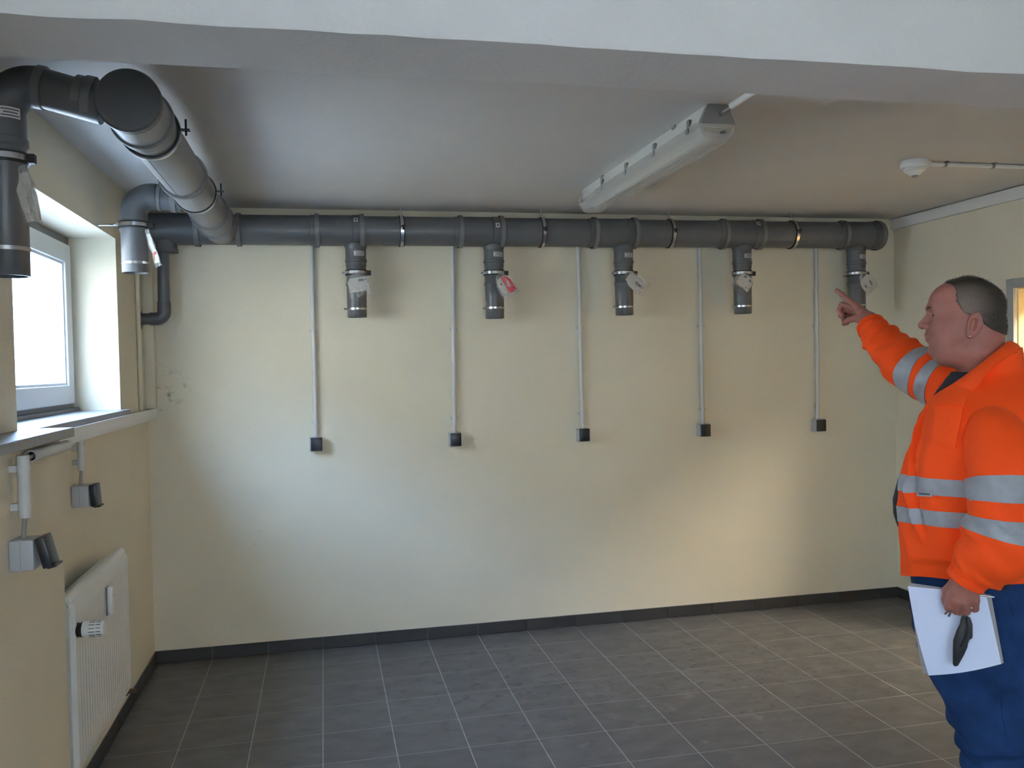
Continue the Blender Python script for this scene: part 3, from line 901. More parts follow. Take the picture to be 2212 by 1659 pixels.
wall_box(-0.826, 2.535, 1.078, 'large near grey socket box with half-open black lid under the ledge', 'short thick grey conduit above the large near socket box', 1.385, math.radians(14), 0.0155, 0)
wall_box(XL, 3.55, 1.094, 'grey socket box with black lid on the wall above the radiator', 'short grey conduit above the radiator-side socket box', 1.352, math.radians(4), 0.0135, 0)
th_ = thing('ledge_conduit', 'thick pale conduit lying under the stone ledge edge', 'conduit', (-0.80, 2.8, 1.37))
part('tube', MB().lathe((-0.803, 2.625, 1.374), (0, 1, 0), [(0.12, 0.013), (0, 0.013), (0, 0.0165), (0.35, 0.0165), (0.355, 0.010)], 20, False, True), 'conduit', th_)
part('bore', MB().lathe((-0.803, 2.625, 1.374), (0, 1, 0), [(0.03, 0), (0.03, 0.0132)], 20, False, False), 'bore', th_)
part('cable', MB().tube([(-0.803, 2.68, 1.374), (-0.802, 2.62, 1.372), (-0.799, 2.57, 1.374), (-0.796, 2.540, 1.365), (-0.7945, 2.535, 1.34)], 0.006, 10), 'cable', th_)

# radiator
rd = thing('radiator', 'white ribbed panel radiator half hidden by the parapet on the left', 'radiator', (-0.86, 3.45, 0.275))
y0, y1, z0, z1 = 3.04, 3.85, 0.275, 0.855
P = []
ny = 25 * 10
for i in range(ny + 1):
    yy = y0 + (y1 - y0) * i / ny
    ph = ((yy - y0) / 0.0333) % 1.0
    d = 0.0045 * max(0.0, min(1.0, (math.cos(ph * 2 * math.pi) - 0.2) * 1.6))
    edge = min(1, min(yy - y0, y1 - yy) / 0.02)
    col = []
    for zz, off, k in [(z0, 0.010, 0), (z0 + 0.02, 0, 0.4), (z0 + 0.04, 0, 1), (z1 - 0.27, 0, 1), (z1 - 0.24, 0, 0.8), (z1 - 0.06, 0, 0.8), (z1 - 0.045, 0, 0.2), (z1 - 0.03, 0.0, 0), (z1 - 0.010, 0.006, 0), (z1, 0.018, 0), (z1, 0.034, 0)]:
        col.append((-0.815 - off - d * k - 0.012 * (1 - edge) ** 2, yy, zz))
    P.append(col)
part('front_panel', MB().grid(np.array(P)), 'radiator', rd, 60)
part('rear_panel', MB().box(-0.905, -0.893, y0 + 0.01, y1 - 0.01, z0 + 0.005, z1 - 0.012), 'radiator', rd, 0, 0.003)
part('top_rail', MB().tube([(-0.850, y0 + 0.004, z1 - 0.004), (-0.850, y1 - 0.004, z1 - 0.004)], 0.021, 20), 'radiator', rd)
part('side_cover', MB().box(-0.905, -0.822, y1 - 0.012, y1 - 0.004, z0 + 0.01, z1 - 0.02), 'radiator', rd, 0, 0.002)
part('side_cover', MB().box(-0.905, -0.822, y0 + 0.004, y0 + 0.012, z0 + 0.01, z1 - 0.02), 'radiator', rd, 0, 0.002)
fin = MB()
for i in range(26):
    yy = y0 + 0.02 + i * (y1 - y0 - 0.04) / 25
    fin.box(-0.893, -0.832, yy, yy + 0.002, z0 + 0.03, z1 - 0.03)
tag(part('convector_fins', fin, 'radiator', rd, 0), kind='stuff')
vl = part('thermostat_valve', MB().lathe((-0.826, 3.075, 0.752), (1, 0, 0), [(-0.04, 0.012), (-0.006, 0.012), (-0.006, 0.019), (0.012, 0.019)], 20), 'brass', rd, 40)
part('valve_collar', MB().lathe((-0.818, 3.075, 0.752), (1, 0, 0), pipe_prof([(0, 0.006, 0.0245), (0.006, 0.012, 0.0225), (0.012, 0.018, 0.0245)]), 24), 'black', vl, 40)
part('valve_head', MB().lathe((-0.800, 3.075, 0.752), (1, 0, 0), [(0, 0.024), (0.004, 0.0265), (0.022, 0.0268), (0.062, 0.0245), (0.067, 0.022), (0.068, 0.0)], 28, True, False), 'white', vl, 40)
sl = MB()
for i in range(10):
    a = math.radians(-150 + 26 * i)
    for u0, u1 in ((0.022, 0.040), (0.044, 0.058)):
        c0 = np.array([0, math.sin(a), math.cos(a)])
        tt = np.array([0, math.cos(a), -math.sin(a)])
        xm = (u0 + u1) / 2
        sl.obox(np.array([-0.800 + xm, 3.075, 0.752]) + c0 * (0.0268 - (xm - 0.022) * 0.055), (1, 0, 0), tt, c0, (u1 - u0) / 2, 0.0012, 0.0009)
tag(part('valve_slots', sl, 'ink', vl, 0), kind='stuff')
hm = thing('heat_meter', 'small white heat meter stuck on the radiator front', 'meter', (-0.81, 3.46, 0.695))
part('back_plate', MB().box(-0.8148, -0.811, 3.445, 3.483, 0.693, 0.800), 'clip', hm, 0, 0.002)
part('housing', MB().box(-0.812, -0.790, 3.447, 3.481, 0.693, 0.802), 'white', hm, 40, 0.008)
part('screw', MB().cyl((-0.7905, 3.464, 0.765), (-0.7890, 3.464, 0.765), 0.003, n=10), 'ink', hm)
ps = thing('pipe_stub', 'short brown capped pipe stub low on the left wall', 'pipe', (XL, 4.30, 0.10))
part('stub', MB().cyl((XL, 4.30, 0.105), (XL + 0.045, 4.30, 0.105), 0.011, n=14), 'brown', ps)
part('rosette', MB().cyl((XL, 4.30, 0.105), (XL + 0.006, 4.30, 0.105), 0.020, n=18), 'brown', ps)

# ------------------------------------------------------------------ ceiling lamp, detector, cornice trunking
LX, LY0, LY1 = 1.388, 2.82, 4.30
lp = thing('tube_lamp', 'long fluorescent tube lamp with clear cover on the ceiling', 'lamp', (LX, 3.5, ZC))


def loft_y(sec, y0, y1, taper=0.0, n=2):
    P = []
    for yy in np.linspace(y0, y1, n):
        P.append([(LX + x, yy, z) for x, z in sec])
    return MB().grid(np.array(P))


tray = [(-0.040, ZC), (-0.046, ZC - 0.012), (-0.068, ZC - 0.058), (-0.071, ZC - 0.066), (0.071, ZC - 0.066), (0.068, ZC - 0.058), (0.046, ZC - 0.012), (0.040, ZC)]
tb = loft_y(tray, LY0 + 0.012, LY1 - 0.012)
part('housing', tb, 'lamp_white', lp, 30)
for ye, yi in ((LY0, LY0 + 0.012), (LY1, LY1 - 0.012)):
    e = MB()
    P = np.array([[(LX + x * 0.93, ye, min(z, ZC)) for x, z in tray], [(LX + x, yi, z) for x, z in tray]])
    e.grid(P)
    k = len(tray)
    e.f.append(tuple(range(k)))
    part('end_cap', e, 'lamp_grey', lp, 30)
dif = [(-0.0715, ZC - 0.060), (-0.072, ZC - 0.085)]
for a in np.linspace(math.pi, 2 * math.pi, 15):
    dif.append((0.070 * np.sign(math.cos(a)) * abs(math.cos(a)) ** 0.6, ZC - 0.088 + 0.044 * math.sin(a)))
dif += [(0.072, ZC - 0.085), (0.0715, ZC - 0.060)]
P = []
for yy, s in ((LY0 + 0.006, 0.55), (LY0 + 0.010, 0.80), (LY0 + 0.028, 0.95), (LY0 + 0.06, 1.0), (LY1 - 0.06, 1.0), (LY1 - 0.028, 0.95), (LY1 - 0.010, 0.80), (LY1 - 0.006, 0.55)):
    P.append([(LX + x * (0.6 + 0.4 * s), yy, (ZC - 0.066) + (z - (ZC - 0.066)) * s) for x, z in dif])
part('diffuser', MB().grid(np.array(P)), 'diffuser', lp, 30)
part('tube', MB().tube([(LX, LY0 + 0.07, ZC - 0.094), (LX, LY1 - 0.07, ZC - 0.094)], 0.013, 18), 'tubeglass', lp)
part('reflector', MB().box(LX - 0.055, LX + 0.055, LY0 + 0.04, LY1 - 0.04, ZC - 0.070, ZC - 0.067), 'lamp_white', lp, 0)
rb = MB()
for q in np.linspace(-0.058, 0.058, 12):
    zq = ZC - 0.088 - 0.044 * math.sqrt(max(0, 1 - (abs(q) / 0.070) ** (1 / 0.6 * 2)))
    rb.tube([(LX + q, LY0 + 0.06, zq), (LX + q, LY1 - 0.06, zq)], 0.0009, 5)
tag(part('diffuser_ribs', rb, 'diffuser', lp, 0), kind='stuff')
for yy in np.linspace(LY0 + 0.10, LY1 - 0.06, 5):
    for s in (-1, 1):
        part('clip', MB().obox((LX + s * 0.066, yy, ZC - 0.053), (1, 0, 0), (0, 1, 0), (0, 0, 1), 0.006, 0.011, 0.022).obox((LX + s * 0.0735, yy, ZC - 0.072), (1, 0, 0), (0, 1, 0), (0, 0, 1), 0.004, 0.013, 0.009), 'clip', lp, 0, 0.002)
for yy in (LY0 + 0.28, LY1 - 0.33):
    part('ceiling_bracket', MB().box(LX - 0.052, LX + 0.052, yy - 0.014, yy + 0.014, ZC - 0.014, ZC), 'gal', lp, 0, 0.002)
part('cable_gland', MB().cyl((LX + 0.012, LY0 + 0.004, ZC - 0.030), (LX + 0.012, LY0 - 0.016, ZC - 0.030), 0.012, n=16), 'lamp_grey', lp)
lc = thing('lamp_conduit', 'white ceiling conduit feeding the tube lamp from the beam', 'conduit', (LX, 2.3, ZC))
part('cable', MB().tube([(LX + 0.012, LY0 - 0.005, ZC - 0.030), (LX + 0.014, LY0 - 0.05, ZC - 0.030), (LX + 0.016, LY0 - 0.09, ZC - 0.026)], 0.005, 10), 'cable', lc)
part('tube', MB().cyl((LX + 0.016, LY0 - 0.075, ZC - 0.026), (LX + 0.016, 1.94, ZC - 0.026), 0.0125, n=18), 'trunk', lc)
part('clip', MB().lathe((LX + 0.016, 2.44, ZC - 0.026), (0, 1, 0), [(0, 0.013), (0, 0.016), (0.016, 0.016), (0.016, 0.013)], 18, False, False).box(LX + 0.004, LX + 0.028, 2.440, 2.456, ZC - 0.014, ZC), 'clip', lc, 40)

sd = thing('smoke_detector', 'round white smoke detector on the ceiling at right', 'smoke detector', (2.705, 3.50, ZC))
part('base', MB().lathe((2.705, 3.50, ZC), (0, 0, -1), [(0, 0.060), (0.012, 0.063), (0.026, 0.063), (0.032, 0.058)], 36, False, True), 'white', sd, 40)
part('head', MB().lathe((2.705, 3.50, ZC - 0.032), (0, 0, -1), [(0, 0.052), (0.004, 0.046), (0.008, 0.050), (0.012, 0.044), (0.016, 0.046), (0.020, 0.038), (0.030, 0.028), (0.036, 0.018)], 36, False, True), 'white', sd, 40)
part('sensor_cage', MB().lathe((2.705, 3.50, ZC - 0.066), (0, 0, -1), [(0, 0.014), (0.004, 0.015), (0.010, 0.010)], 16, True, True), 'clip', sd, 40)
part('cable_entry', MB().box(2.76, 2.785, 3.486, 3.514, ZC - 0.026, ZC), 'white', sd, 0, 0.003)
st_ = thing('detector_conduit', 'white ceiling conduit from the smoke detector to the right wall', 'conduit', (3.2, 3.50, ZC))
part('tube', MB().cyl((2.785, 3.50, ZC - 0.012), (XR, 3.50, ZC - 0.012), 0.010, n=16), 'trunk', st_)
for xx in (2.86, 3.12, 3.42):
    part('clip', MB().lathe((xx, 3.50, ZC - 0.012), (1, 0, 0), [(0, 0.0105), (0, 0.0125), (0.014, 0.0125), (0.014, 0.0105)], 16, False, False).box(xx, xx + 0.014, 3.478, 3.522, ZC - 0.006, ZC), 'clip', st_, 40)
ct = thing('cornice_trunking', 'white cable trunking along the top of the right wall', 'trunking', (XR, 3.5, 2.43))
part('channel', MB().box(XR - 0.028, XR, 0.0, YB - 0.001, 2.433, 2.498), 'trunk', ct, 40, 0.003)


# ------------------------------------------------------------------ the man
FWD = np.array([0.654, 0.756, 0.0])
FWD /= np.linalg.norm(FWD)
PP0 = FWD * 2.7                                   # where he stands
PF = np.array([-FWD[1], FWD[0], 0.0])             # the way he faces
PL = -FWD                                         # his left side


def W3(A):
    """person coordinates (forward, left, up) -> room"""
    A = np.asarray(A, float)
    return PP0 + A[..., 0:1] * PF + A[..., 1:2] * PL + A[..., 2:3] * np.array([0, 0, 1.0])


def PX(px, py, l):
    """photo pixel at a given distance to his left -> person coordinates"""
    v = ray(px, py)
    t = (PL @ (PP0 + PL * l)) / (PL @ v)
    p = v * t
    return np.array([(p - PP0) @ PF, l, p[2] + CAM_Z])


def snet(f, lo, hi, h):
    """naive surface nets: implicit field -> quads"""
    ax = [np.arange(lo[i], hi[i] + h, h) for i in range(3)]
    X, Y, Z = np.meshgrid(*ax, indexing='ij')
    V = f(X, Y, Z).astype(np.float32)
    S = V < 0
    n = V.shape
    cnt = np.zeros((n[0] - 1, n[1] - 1, n[2] - 1), np.int8)
    for dx in (0, 1):
        for dy in (0, 1):
            for dz in (0, 1):
                cnt += S[dx:n[0] - 1 + dx, dy:n[1] - 1 + dy, dz:n[2] - 1 + dz]
    act = (cnt > 0) & (cnt < 8)
    I, J, K = np.nonzero(act)
    idx = -np.ones(act.shape, np.int64)
    idx[I, J, K] = np.arange(len(I))
    acc = np.zeros((len(I), 3))
    num = np.zeros(len(I))
    cs = [(0, 0, 0), (1, 0, 0), (0, 1, 0), (1, 1, 0), (0, 0, 1), (1, 0, 1), (0, 1, 1), (1, 1, 1)]
    for a in range(8):
        for b in range(a + 1, 8):
            ca, cb = np.array(cs[a]), np.array(cs[b])
            if abs(ca - cb).sum() != 1:
                continue
            va = V[I + ca[0], J + ca[1], K + ca[2]]
            vb = V[I + cb[0], J + cb[1], K + cb[2]]
            m_ = (va < 0) != (vb < 0)
            t = np.where(m_, va / np.where(m_, va - vb, 1), 0)
            p = ca[None] + t[:, None] * (cb - ca)[None]
            acc += p * m_[:, None]
            num += m_
    pts = (np.stack([I, J, K], 1) + acc / num[:, None]) * h + np.array(lo)[None]
    quads = []
    for d in range(3):
        e = [0, 0, 0]
        e[d] = 1
        A = S[:n[0] - e[0], :n[1] - e[1], :n[2] - e[2]]
        B = S[e[0]:, e[1]:, e[2]:]
        x = A != B
        u, w = [(1, 2), (2, 0), (0, 1)][d]
        ii = np.stack(np.nonzero(x), 1)
        ok = (ii[:, u] > 0) & (ii[:, w] > 0) & (ii[:, u] < n[u] - 1) & (ii[:, w] < n[w] - 1)
        ii = ii[ok]
        flip = A[ii[:, 0], ii[:, 1], ii[:, 2]]
        q = []
        for (ou, ow) in ((1, 1), (0, 1), (0, 0), (1, 0)):
            c = ii.copy()
            c[:, u] -= ou
            c[:, w] -= ow
            q.append(idx[c[:, 0], c[:, 1], c[:, 2]])
        q = np.stack(q, 1)
        q[~flip] = q[~flip][:, ::-1]
        quads.append(q)
    return pts, np.concatenate(quads)


def smin(a, b, k):
    h = np.clip(0.5 + 0.5 * (b - a) / k, 0, 1)
    return b + (a - b) * h - k * h * (1 - h)


def smax(a, b, k):
    return -smin(-a, -b, k)


def sph(X, Y, Z, c, r):
    return np.sqrt((X - c[0]) ** 2 + (Y - c[1]) ** 2 + (Z - c[2]) ** 2) - r


def ell(X, Y, Z, c, r):
    q = np.sqrt(((X - c[0]) / r[0]) ** 2 + ((Y - c[1]) / r[1]) ** 2 + ((Z - c[2]) / r[2]) ** 2)
    return (q - 1) * min(r)


def rcone(X, Y, Z, a, b, r0, r1):
    a, b = np.array(a, float), np.array(b, float)
    d = b - a
    t = np.clip(((X - a[0]) * d[0] + (Y - a[1]) * d[1] + (Z - a[2]) * d[2]) / (d @ d), 0, 1)
    return np.sqrt((X - a[0] - t * d[0]) ** 2 + (Y - a[1] - t * d[1]) ** 2 + (Z - a[2] - t * d[2]) ** 2) - (r0 + (r1 - r0) * t)


def chain(X, Y, Z, pts, rs, k=0.004):
    f = None
    for i in range(len(pts) - 1):
        g = rcone(X, Y, Z, pts[i], pts[i + 1], rs[i], rs[i + 1])
        f = g if f is None else smin(f, g, k)
    return f


HT = np.array([  # z, front, back, half width
    (1.40, .070, -.120, .100), (1.46, .056, -.106, .085), (1.50, .048, -.096, .076), (1.54, .042, -.087, .071), (1.562, .046, -.081, .070), (1.580, .068, -.077, .071), (1.590, .090, -.074, .0715),
    (1.600, .105, -.072, .072), (1.612, .113, -.071, .0725), (1.628, .115, -.069, .0735), (1.645, .117, -.070, .074), (1.671, .117, -.073, .0745), (1.700, .113, -.067, .0755),
    (1.717, .114, -.067, .0765), (1.735, .1185, -.068, .0775), (1.748, .120, -.067, .0775), (1.772, .1125, -.057, .0745), (1.790, .0985, -.040, .0650), (1.803, .078, -.022, .0500), (1.8105, .056, -.006, .0340), (1.8150, .034, .008, .0150)])

_hz = np.linspace(1.40, 1.8150, 220)


def _smooth_table(T_, zq):
    out = [zq]
    for c_ in (1, 2, 3):
        y_ = np.interp(zq, T_[:, 0], T_[:, c_])
        for _ in range(14):
            y_[1:-1] = (y_[:-2] + 2 * y_[1:-1] + y_[2:]) / 4
        out.append(y_)
    return np.stack(out, 1)


HT = _smooth_table(HT, _hz)


def head_base(X, Y, Z):
    zz = np.clip(Z, 1.40, 1.8150)
    af, ab, w = (np.interp(zz, HT[:, 0], HT[:, i]) for i in (1, 2, 3))
    mid = (af + ab) / 2
    k_ = np.interp(zz, [1.54, 1.60, 1.73, 1.80], [0, 1, 1, .35])
    ac = np.clip(mid + (0.006 - mid) * k_, ab + 0.006, af - 0.006)
    h = np.where(X > ac, af - ac, ac - ab)
    p = np.where(X > ac, 2.25, 2.1)
    q = ((np.abs(X - ac) / h) ** p + (np.abs(Y) / w) ** p) ** (1 / p)
    f = (q - 1) * np.minimum(h, w) * 0.9
    return smax(f, Z - 1.8150, 0.006)


def head_field(X, Y, Z):
    f = head_base(X, Y, Z)
    Ya = np.abs(Y)
    f = smin(f, ell(X, Ya, Z, (.070, .042, 1.668), (.034, .030, .036)), 0.020)              # cheeks
    f = smin(f, ell(X, Ya, Z, (.030, .052, 1.612), (.050, .028, .026)), 0.025)              # jowls
    f = smin(f, ell(X, Y, Z, (.055, 0, 1.585), (.046, .052, .018)), 0.020)                  # double chin
    f = smin(f, ell(X, Y, Z, (.102, 0, 1.658), (.024, .030, .024)), 0.014)                  # muzzle
    f = smin(f, ell(X, Y, Z, (.100, 0, 1.612), (.018, .022, .014)), 0.014)                  # chin
    f = smin(f, rcone(X, Ya, Z, (.1145, 0, 1.7325), (.100, .036, 1.732), .0100, .0085), 0.012)   # brow
    f = smax(f, -ell(X, Ya, Z, (.1225, .031, 1.714), (.018, .019, .013)), 0.012)            # eye sockets
    f = smin(f, rcone(X, Y, Z, (.108, 0, 1.722), (.1300, 0, 1.691), .0095, .0115), 0.008)   # nose
    f = smin(f, sph(X, Y, Z, (.1342, 0, 1.6868), .0112), 0.005)
    f = smin(f, ell(X, Ya, Z, (.1215, .0130, 1.6835), (.0115, .0075, .0085)), 0.004)
    f = smax(f, -sph(X, Ya, Z, (.1295, .0072, 1.6735), .0042), 0.003)                       # nostrils
    f = smax(f, -rcone(X, Ya, Z, (.124, .0215, 1.688), (.112, .034, 1.662), .0025, .002), 0.008)
    f = smin(f, ell(X, Ya, Z, (.1175, .004, 1.6575), (.0105, .020, .0065)), 0.004)          # lips
    f = smin(f, ell(X, Ya, Z, (.1160, .002, 1.6445), (.0105, .018, .0062)), 0.004)
    f = smax(f, -chain(X, Ya, Z, [(.1310, 0, 1.6508), (.1270, .012, 1.6506), (.1180, .023, 1.6498), (.1080, .031, 1.6480)], [.0026, .0028, .0026, .0018], .002), 0.002)
    ey = sph(X, Ya, Z, (.0945, .0310, 1.7135), .0138)                                       # lids
    slot = np.maximum(np.abs(Z - 1.7130 + 0.06 * (X - .1)) - .0021, .0975 - X)
    f = smin(f, smax(ey, -slot, 0.0015), 0.004)
    # ears
    ca, sa = math.cos(0.20), math.sin(0.20)
    Xe, Ze = (X - .003) * ca - (Z - 1.681) * sa * -1.0, (Z - 1.681) * ca - (X - .003) * sa
    Ye = Ya - .0835
    out = np.sqrt((Xe / .0185) ** 2 + ((Ye + .05 * Xe) / .0085) ** 2 + (Ze / .0345) ** 2)
    ear = (out - 1) * .0085
    con = np.sqrt(((Xe - .0030) / .0105) ** 2 + ((Ye - .0085) / .0125) ** 2 + ((Ze + .001) / .0190) ** 2)
    ear = smax(ear, -(con - 1) * .0105, 0.002)
    fos = np.sqrt(((Xe + .0105 - 12 * (Ze - .004) ** 2) / .0030) ** 2 + ((Ye - .0085) / .0060) ** 2 + ((Ze - .004) / .0240) ** 2)
    ear = smax(ear, -(fos - 1) * .0032, 0.002)
    ear = smin(ear, ell(X, Ya, Z, (.0125, .0805, 1.6545), (.0085, .006, .010)), 0.006)
    f = smin(f, ear, 0.004)
    return f


# right hand, pointing: joints traced from the photo
RW = PX(1877, 693, -.53)
r_idx = [PX(1849, 660, -.565), PX(1830, 646, -.585), PX(1818, 635.5, -.597), PX(1807.5, 627.5, -.606)]
r_mid = [PX(1845, 667, -.585), PX(1819, 658, -.600), PX(1812.5, 671, -.598), PX(1819.5, 681, -.588)]
r_rng = [PX(1848, 675, -.600), PX(1821, 668, -.617), PX(1816, 682, -.612), PX(1824, 689, -.602)]
r_pky = [PX(1853, 683, -.612), PX(1829, 681, -.629), PX(1823, 692, -.622), PX(1830, 698, -.612)]
r_thb = [PX(1867, 694, -.530), PX(1850, 687, -.545), PX(1836, 690, -.560), PX(1823.5, 699, -.572)]
R_EL = np.array([.205, -.36, 1.575])
R_SH = np.array([-.02, -.19, 1.475])


def hand_r(X, Y, Z):
    f = chain(X, Y, Z, [RW, (RW + r_idx[0]) / 2, r_idx[0]], [.0225, .019, .0125])
    for j in (r_mid, r_rng, r_pky):
        f = smin(f, chain(X, Y, Z, [RW, (RW + j[0]) / 2, j[0]], [.0215, .0175, .0115]), 0.014)
    f = smin(f, chain(X, Y, Z, r_idx, [.0115, .0100, .0090, .0078], .003), 0.006)
    for j in (r_mid, r_rng, r_pky):
        f = smin(f, chain(X, Y, Z, j, [.0115, .0102, .0092, .0080], .003), 0.0035)
    f = smin(f, chain(X, Y, Z, r_thb, [.0165, .0135, .0110, .0088], .004), 0.006)
    f = smin(f, rcone(X, Y, Z, RW, RW + (R_EL - RW) * 0.45, .0255, .034), 0.02)
    return f


# left hand, closed on the papers
LW = PX(2092, 1246, .272)
l_idx = [PX(2056, 1287, .280), PX(2050, 1309, .276), PX(2058, 1315, .256), PX(2068, 1305, .247)]
l_mid = [PX(2069, 1298, .289), PX(2065, 1319, .278), PX(2071, 1321, .256), PX(2078, 1308, .247)]
l_rng = [PX(2087, 1301, .289), PX(2085, 1321, .276), PX(2088, 1321, .254), PX(2092, 1308, .247)]
l_pky = [PX(2105, 1296, .282), PX(2105, 1314, .270), PX(2105, 1314, .252), PX(2106, 1303, .247)]
l_thb = [PX(2066, 1258, .262), PX(2048, 1276, .260), PX(2044, 1296, .258), PX(2048, 1314, .258)]
L_EL = np.array([-.05, .275, 1.17])
L_SH = np.array([-.035, .185, 1.475])


def hand_l(X, Y, Z):
    f = None
    for j in (l_idx, l_mid, l_rng, l_pky):
        g = chain(X, Y, Z, [LW, (LW + j[0]) / 2, j[0]], [.024, .0195, .0118])
        f = g if f is None else smin(f, g, 0.012)
    for j in (l_idx, l_mid, l_rng, l_pky):
        f = smin(f, chain(X, Y, Z, j, [.0120, .0104, .0094, .0082], .003), 0.004)
    f = smin(f, chain(X, Y, Z, l_thb, [.0165, .0135, .0112, .0092], .004), 0.007)
    f = smin(f, rcone(X, Y, Z, LW, LW + (L_EL - LW) * 0.45, .027, .036), 0.02)
    return f


TT = np.array([  # clothed trunk: z, front, back, half width
    (.84, .150, -.150, .180), (.92, .165, -.160, .195), (.97, .172, -.158, .200), (1.05, .180, -.158, .208), (1.09, .192, -.160, .214), (1.12, .206, -.163, .218), (1.15, .215, -.165, .221), (1.19, .216, -.166, .223),
    (1.25, .201, -.167, .224), (1.31, .176, -.168, .224), (1.38, .148, -.168, .221), (1.43, .136, -.165, .212), (1.465, .122, -.158, .190), (1.495, .103, -.146, .155), (1.525, .080, -.128, .115), (1.55, .062, -.112, .092), (1.575, .050, -.104, .084), (1.62, .040, -.098, .080)])


def trunk_pt(z, th, off=0.0, p=2.0, tab=TT):
    af, ab, w = (np.interp(z, tab[:, 0], tab[:, i]) for i in (1, 2, 3))
    ac = 0.02 if z < 1.4 else np.interp(z, [1.4, 1.5, 1.6], [0.02, -0.01, -0.025])
    h = (af - ac if math.cos(th) > 0 else ac - ab) + off
    c, s = math.cos(th), math.sin(th)
    p = p if c > 0 else 2.5
    r = (abs(c / h) ** p + abs(s / (w + off)) ** p) ** (-1 / p)
    return np.array([ac + r * c, r * s, z])


def body_core(X, Y, Z):
    f = ell(X, Y, Z, (.0, 0, 1.30), (.12, .165, .22))
    f = smin(f, ell(X, Y, Z, (.03, 0, 1.08), (.14, .165, .17)), .05)
    f = smin(f, rcone(X, Y, Z, (-.03, -.12, 1.43), (-.03, .12, 1.43), .040, .040), .04)
    f = smin(f, rcone(X, Y, Z, (-.03, 0, 1.38), (-.025, 0, 1.56), .07, .06), .04)
    f = smin(f, chain(X, Y, Z, [R_SH - np.array([0, 0, .03]), R_EL, RW], [.036, .036, .024]), .03)
    f = smin(f, chain(X, Y, Z, [L_SH - np.array([0, .03, .06]), L_EL, LW], [.034, .038, .025]), .03)
    for s in (1, -1):
        f = smin(f, chain(X, Y, Z, [(.0, s * .09, .93), (-.035, s * .10, .50), (-.07, s * .11, .10)], [.085, .052, .038]), .04)
    return f


man = thing('person', 'man in bright orange hi-vis jacket and blue jeans pointing at the pipes', 'person', tuple(PP0))


def mesh_part(name, V, Q, material, parent, smooth=True, world=True):
    mb = MB()
    mb.v = [tuple(p) for p in (W3(V) if world else V)]
    mb.f = [tuple(int(i) for i in q) for q in Q]
    me = bpy.data.meshes.new(name)
    base = root_loc(parent)
    me.from_pydata([(x - base.x, y - base.y, z - base.z) for x, y, z in mb.v], [], mb.f)
    if smooth:
        for p in me.polygons:
            p.use_smooth = True
    me.materials.append(M[material] if isinstance(material, str) else material)
    o = bpy.data.objects.new(name, me)
    C.objects.link(o)
    o.parent = parent
    return o


def relax(V, Q, it=2, lam=0.5):
    E = np.concatenate([Q[:, [0, 1]], Q[:, [1, 2]], Q[:, [2, 3]], Q[:, [3, 0]]])
    for _ in range(it):
        s = np.zeros_like(V)
        n_ = np.zeros(len(V))
        np.add.at(s, E[:, 0], V[E[:, 1]])
        np.add.at(s, E[:, 1], V[E[:, 0]])
        np.add.at(n_, E[:, 0], 1)
        np.add.at(n_, E[:, 1], 1)
        V = V + lam * (s / n_[:, None] - V)
    return V


M['skin'] = mat('ruddy_skin', (0.335, 0.130, 0.100), 0.5, var=0.10, scale=45, bump=0.05, bscale=300, spec=0.35)
M['eye'] = mat('eye_white', (0.36, 0.31, 0.28), 0.25)
M['iris'] = mat('dark_iris', (0.03, 0.025, 0.02), 0.15)
M['hair'] = mat('short_brown_hair', (0.042, 0.031, 0.021), 0.7, var=0.35, scale=60)
M['orange'] = mat('fluorescent_orange_cloth', (1.0, 0.085, 0.010), 0.75, var=0.03, scale=30, bump=0.12, bscale=500, spec=0.2)
M['orange'].node_tree.nodes['Principled BSDF'].inputs['Sheen Weight'].default_value = 0.25
M['orange'].node_tree.nodes['Principled BSDF'].inputs['Sheen Tint'].default_value = (1.0, 0.25, 0.08, 1)
M['reflect'] = mat('grey_reflective_tape', (0.30, 0.315, 0.345), 0.45, var=0.10, scale=40, bump=0.1, bscale=300)
M['shirt'] = mat('dark_navy_shirt', (0.016, 0.017, 0.026), 0.85)
M['denim'] = mat('blue_denim', (0.014, 0.040, 0.125), 0.85, var=0.30, scale=14, bump=0.2, bscale=700, spec=0.15)
M['shoe'] = mat('black_shoe_leather', (0.015, 0.014, 0.013), 0.4)
M['sheet'] = mat('skylight_tinted_paper', (0.66, 0.72, 0.92), 0.7)  # white paper, with the blue of the skylight put into its colour
M['folder'] = mat('grey_backing_card', (0.30, 0.29, 0.30), 0.6)
M['leather'] = mat('dark_key_leather', (0.012, 0.012, 0.014), 0.5, var=0.2, scale=60)

def biggest(V, Q):
    par_ = np.arange(len(V))
    E_ = np.concatenate([Q[:, [0, 1]], Q[:, [1, 2]], Q[:, [2, 3]]])
    while True:
        m_ = np.minimum(par_[E_[:, 0]], par_[E_[:, 1]])
        new = par_.copy()
        np.minimum.at(new, E_[:, 0], m_)
        np.minimum.at(new, E_[:, 1], m_)
        new = new[new]
        if (new == par_).all():
            break
        par_ = new
    lab, cn = np.unique(par_, return_counts=True)
    keep = par_ == lab[np.argmax(cn)]
    ren = np.cumsum(keep) - 1
    return V[keep], ren[Q[keep[Q[:, 0]]]]


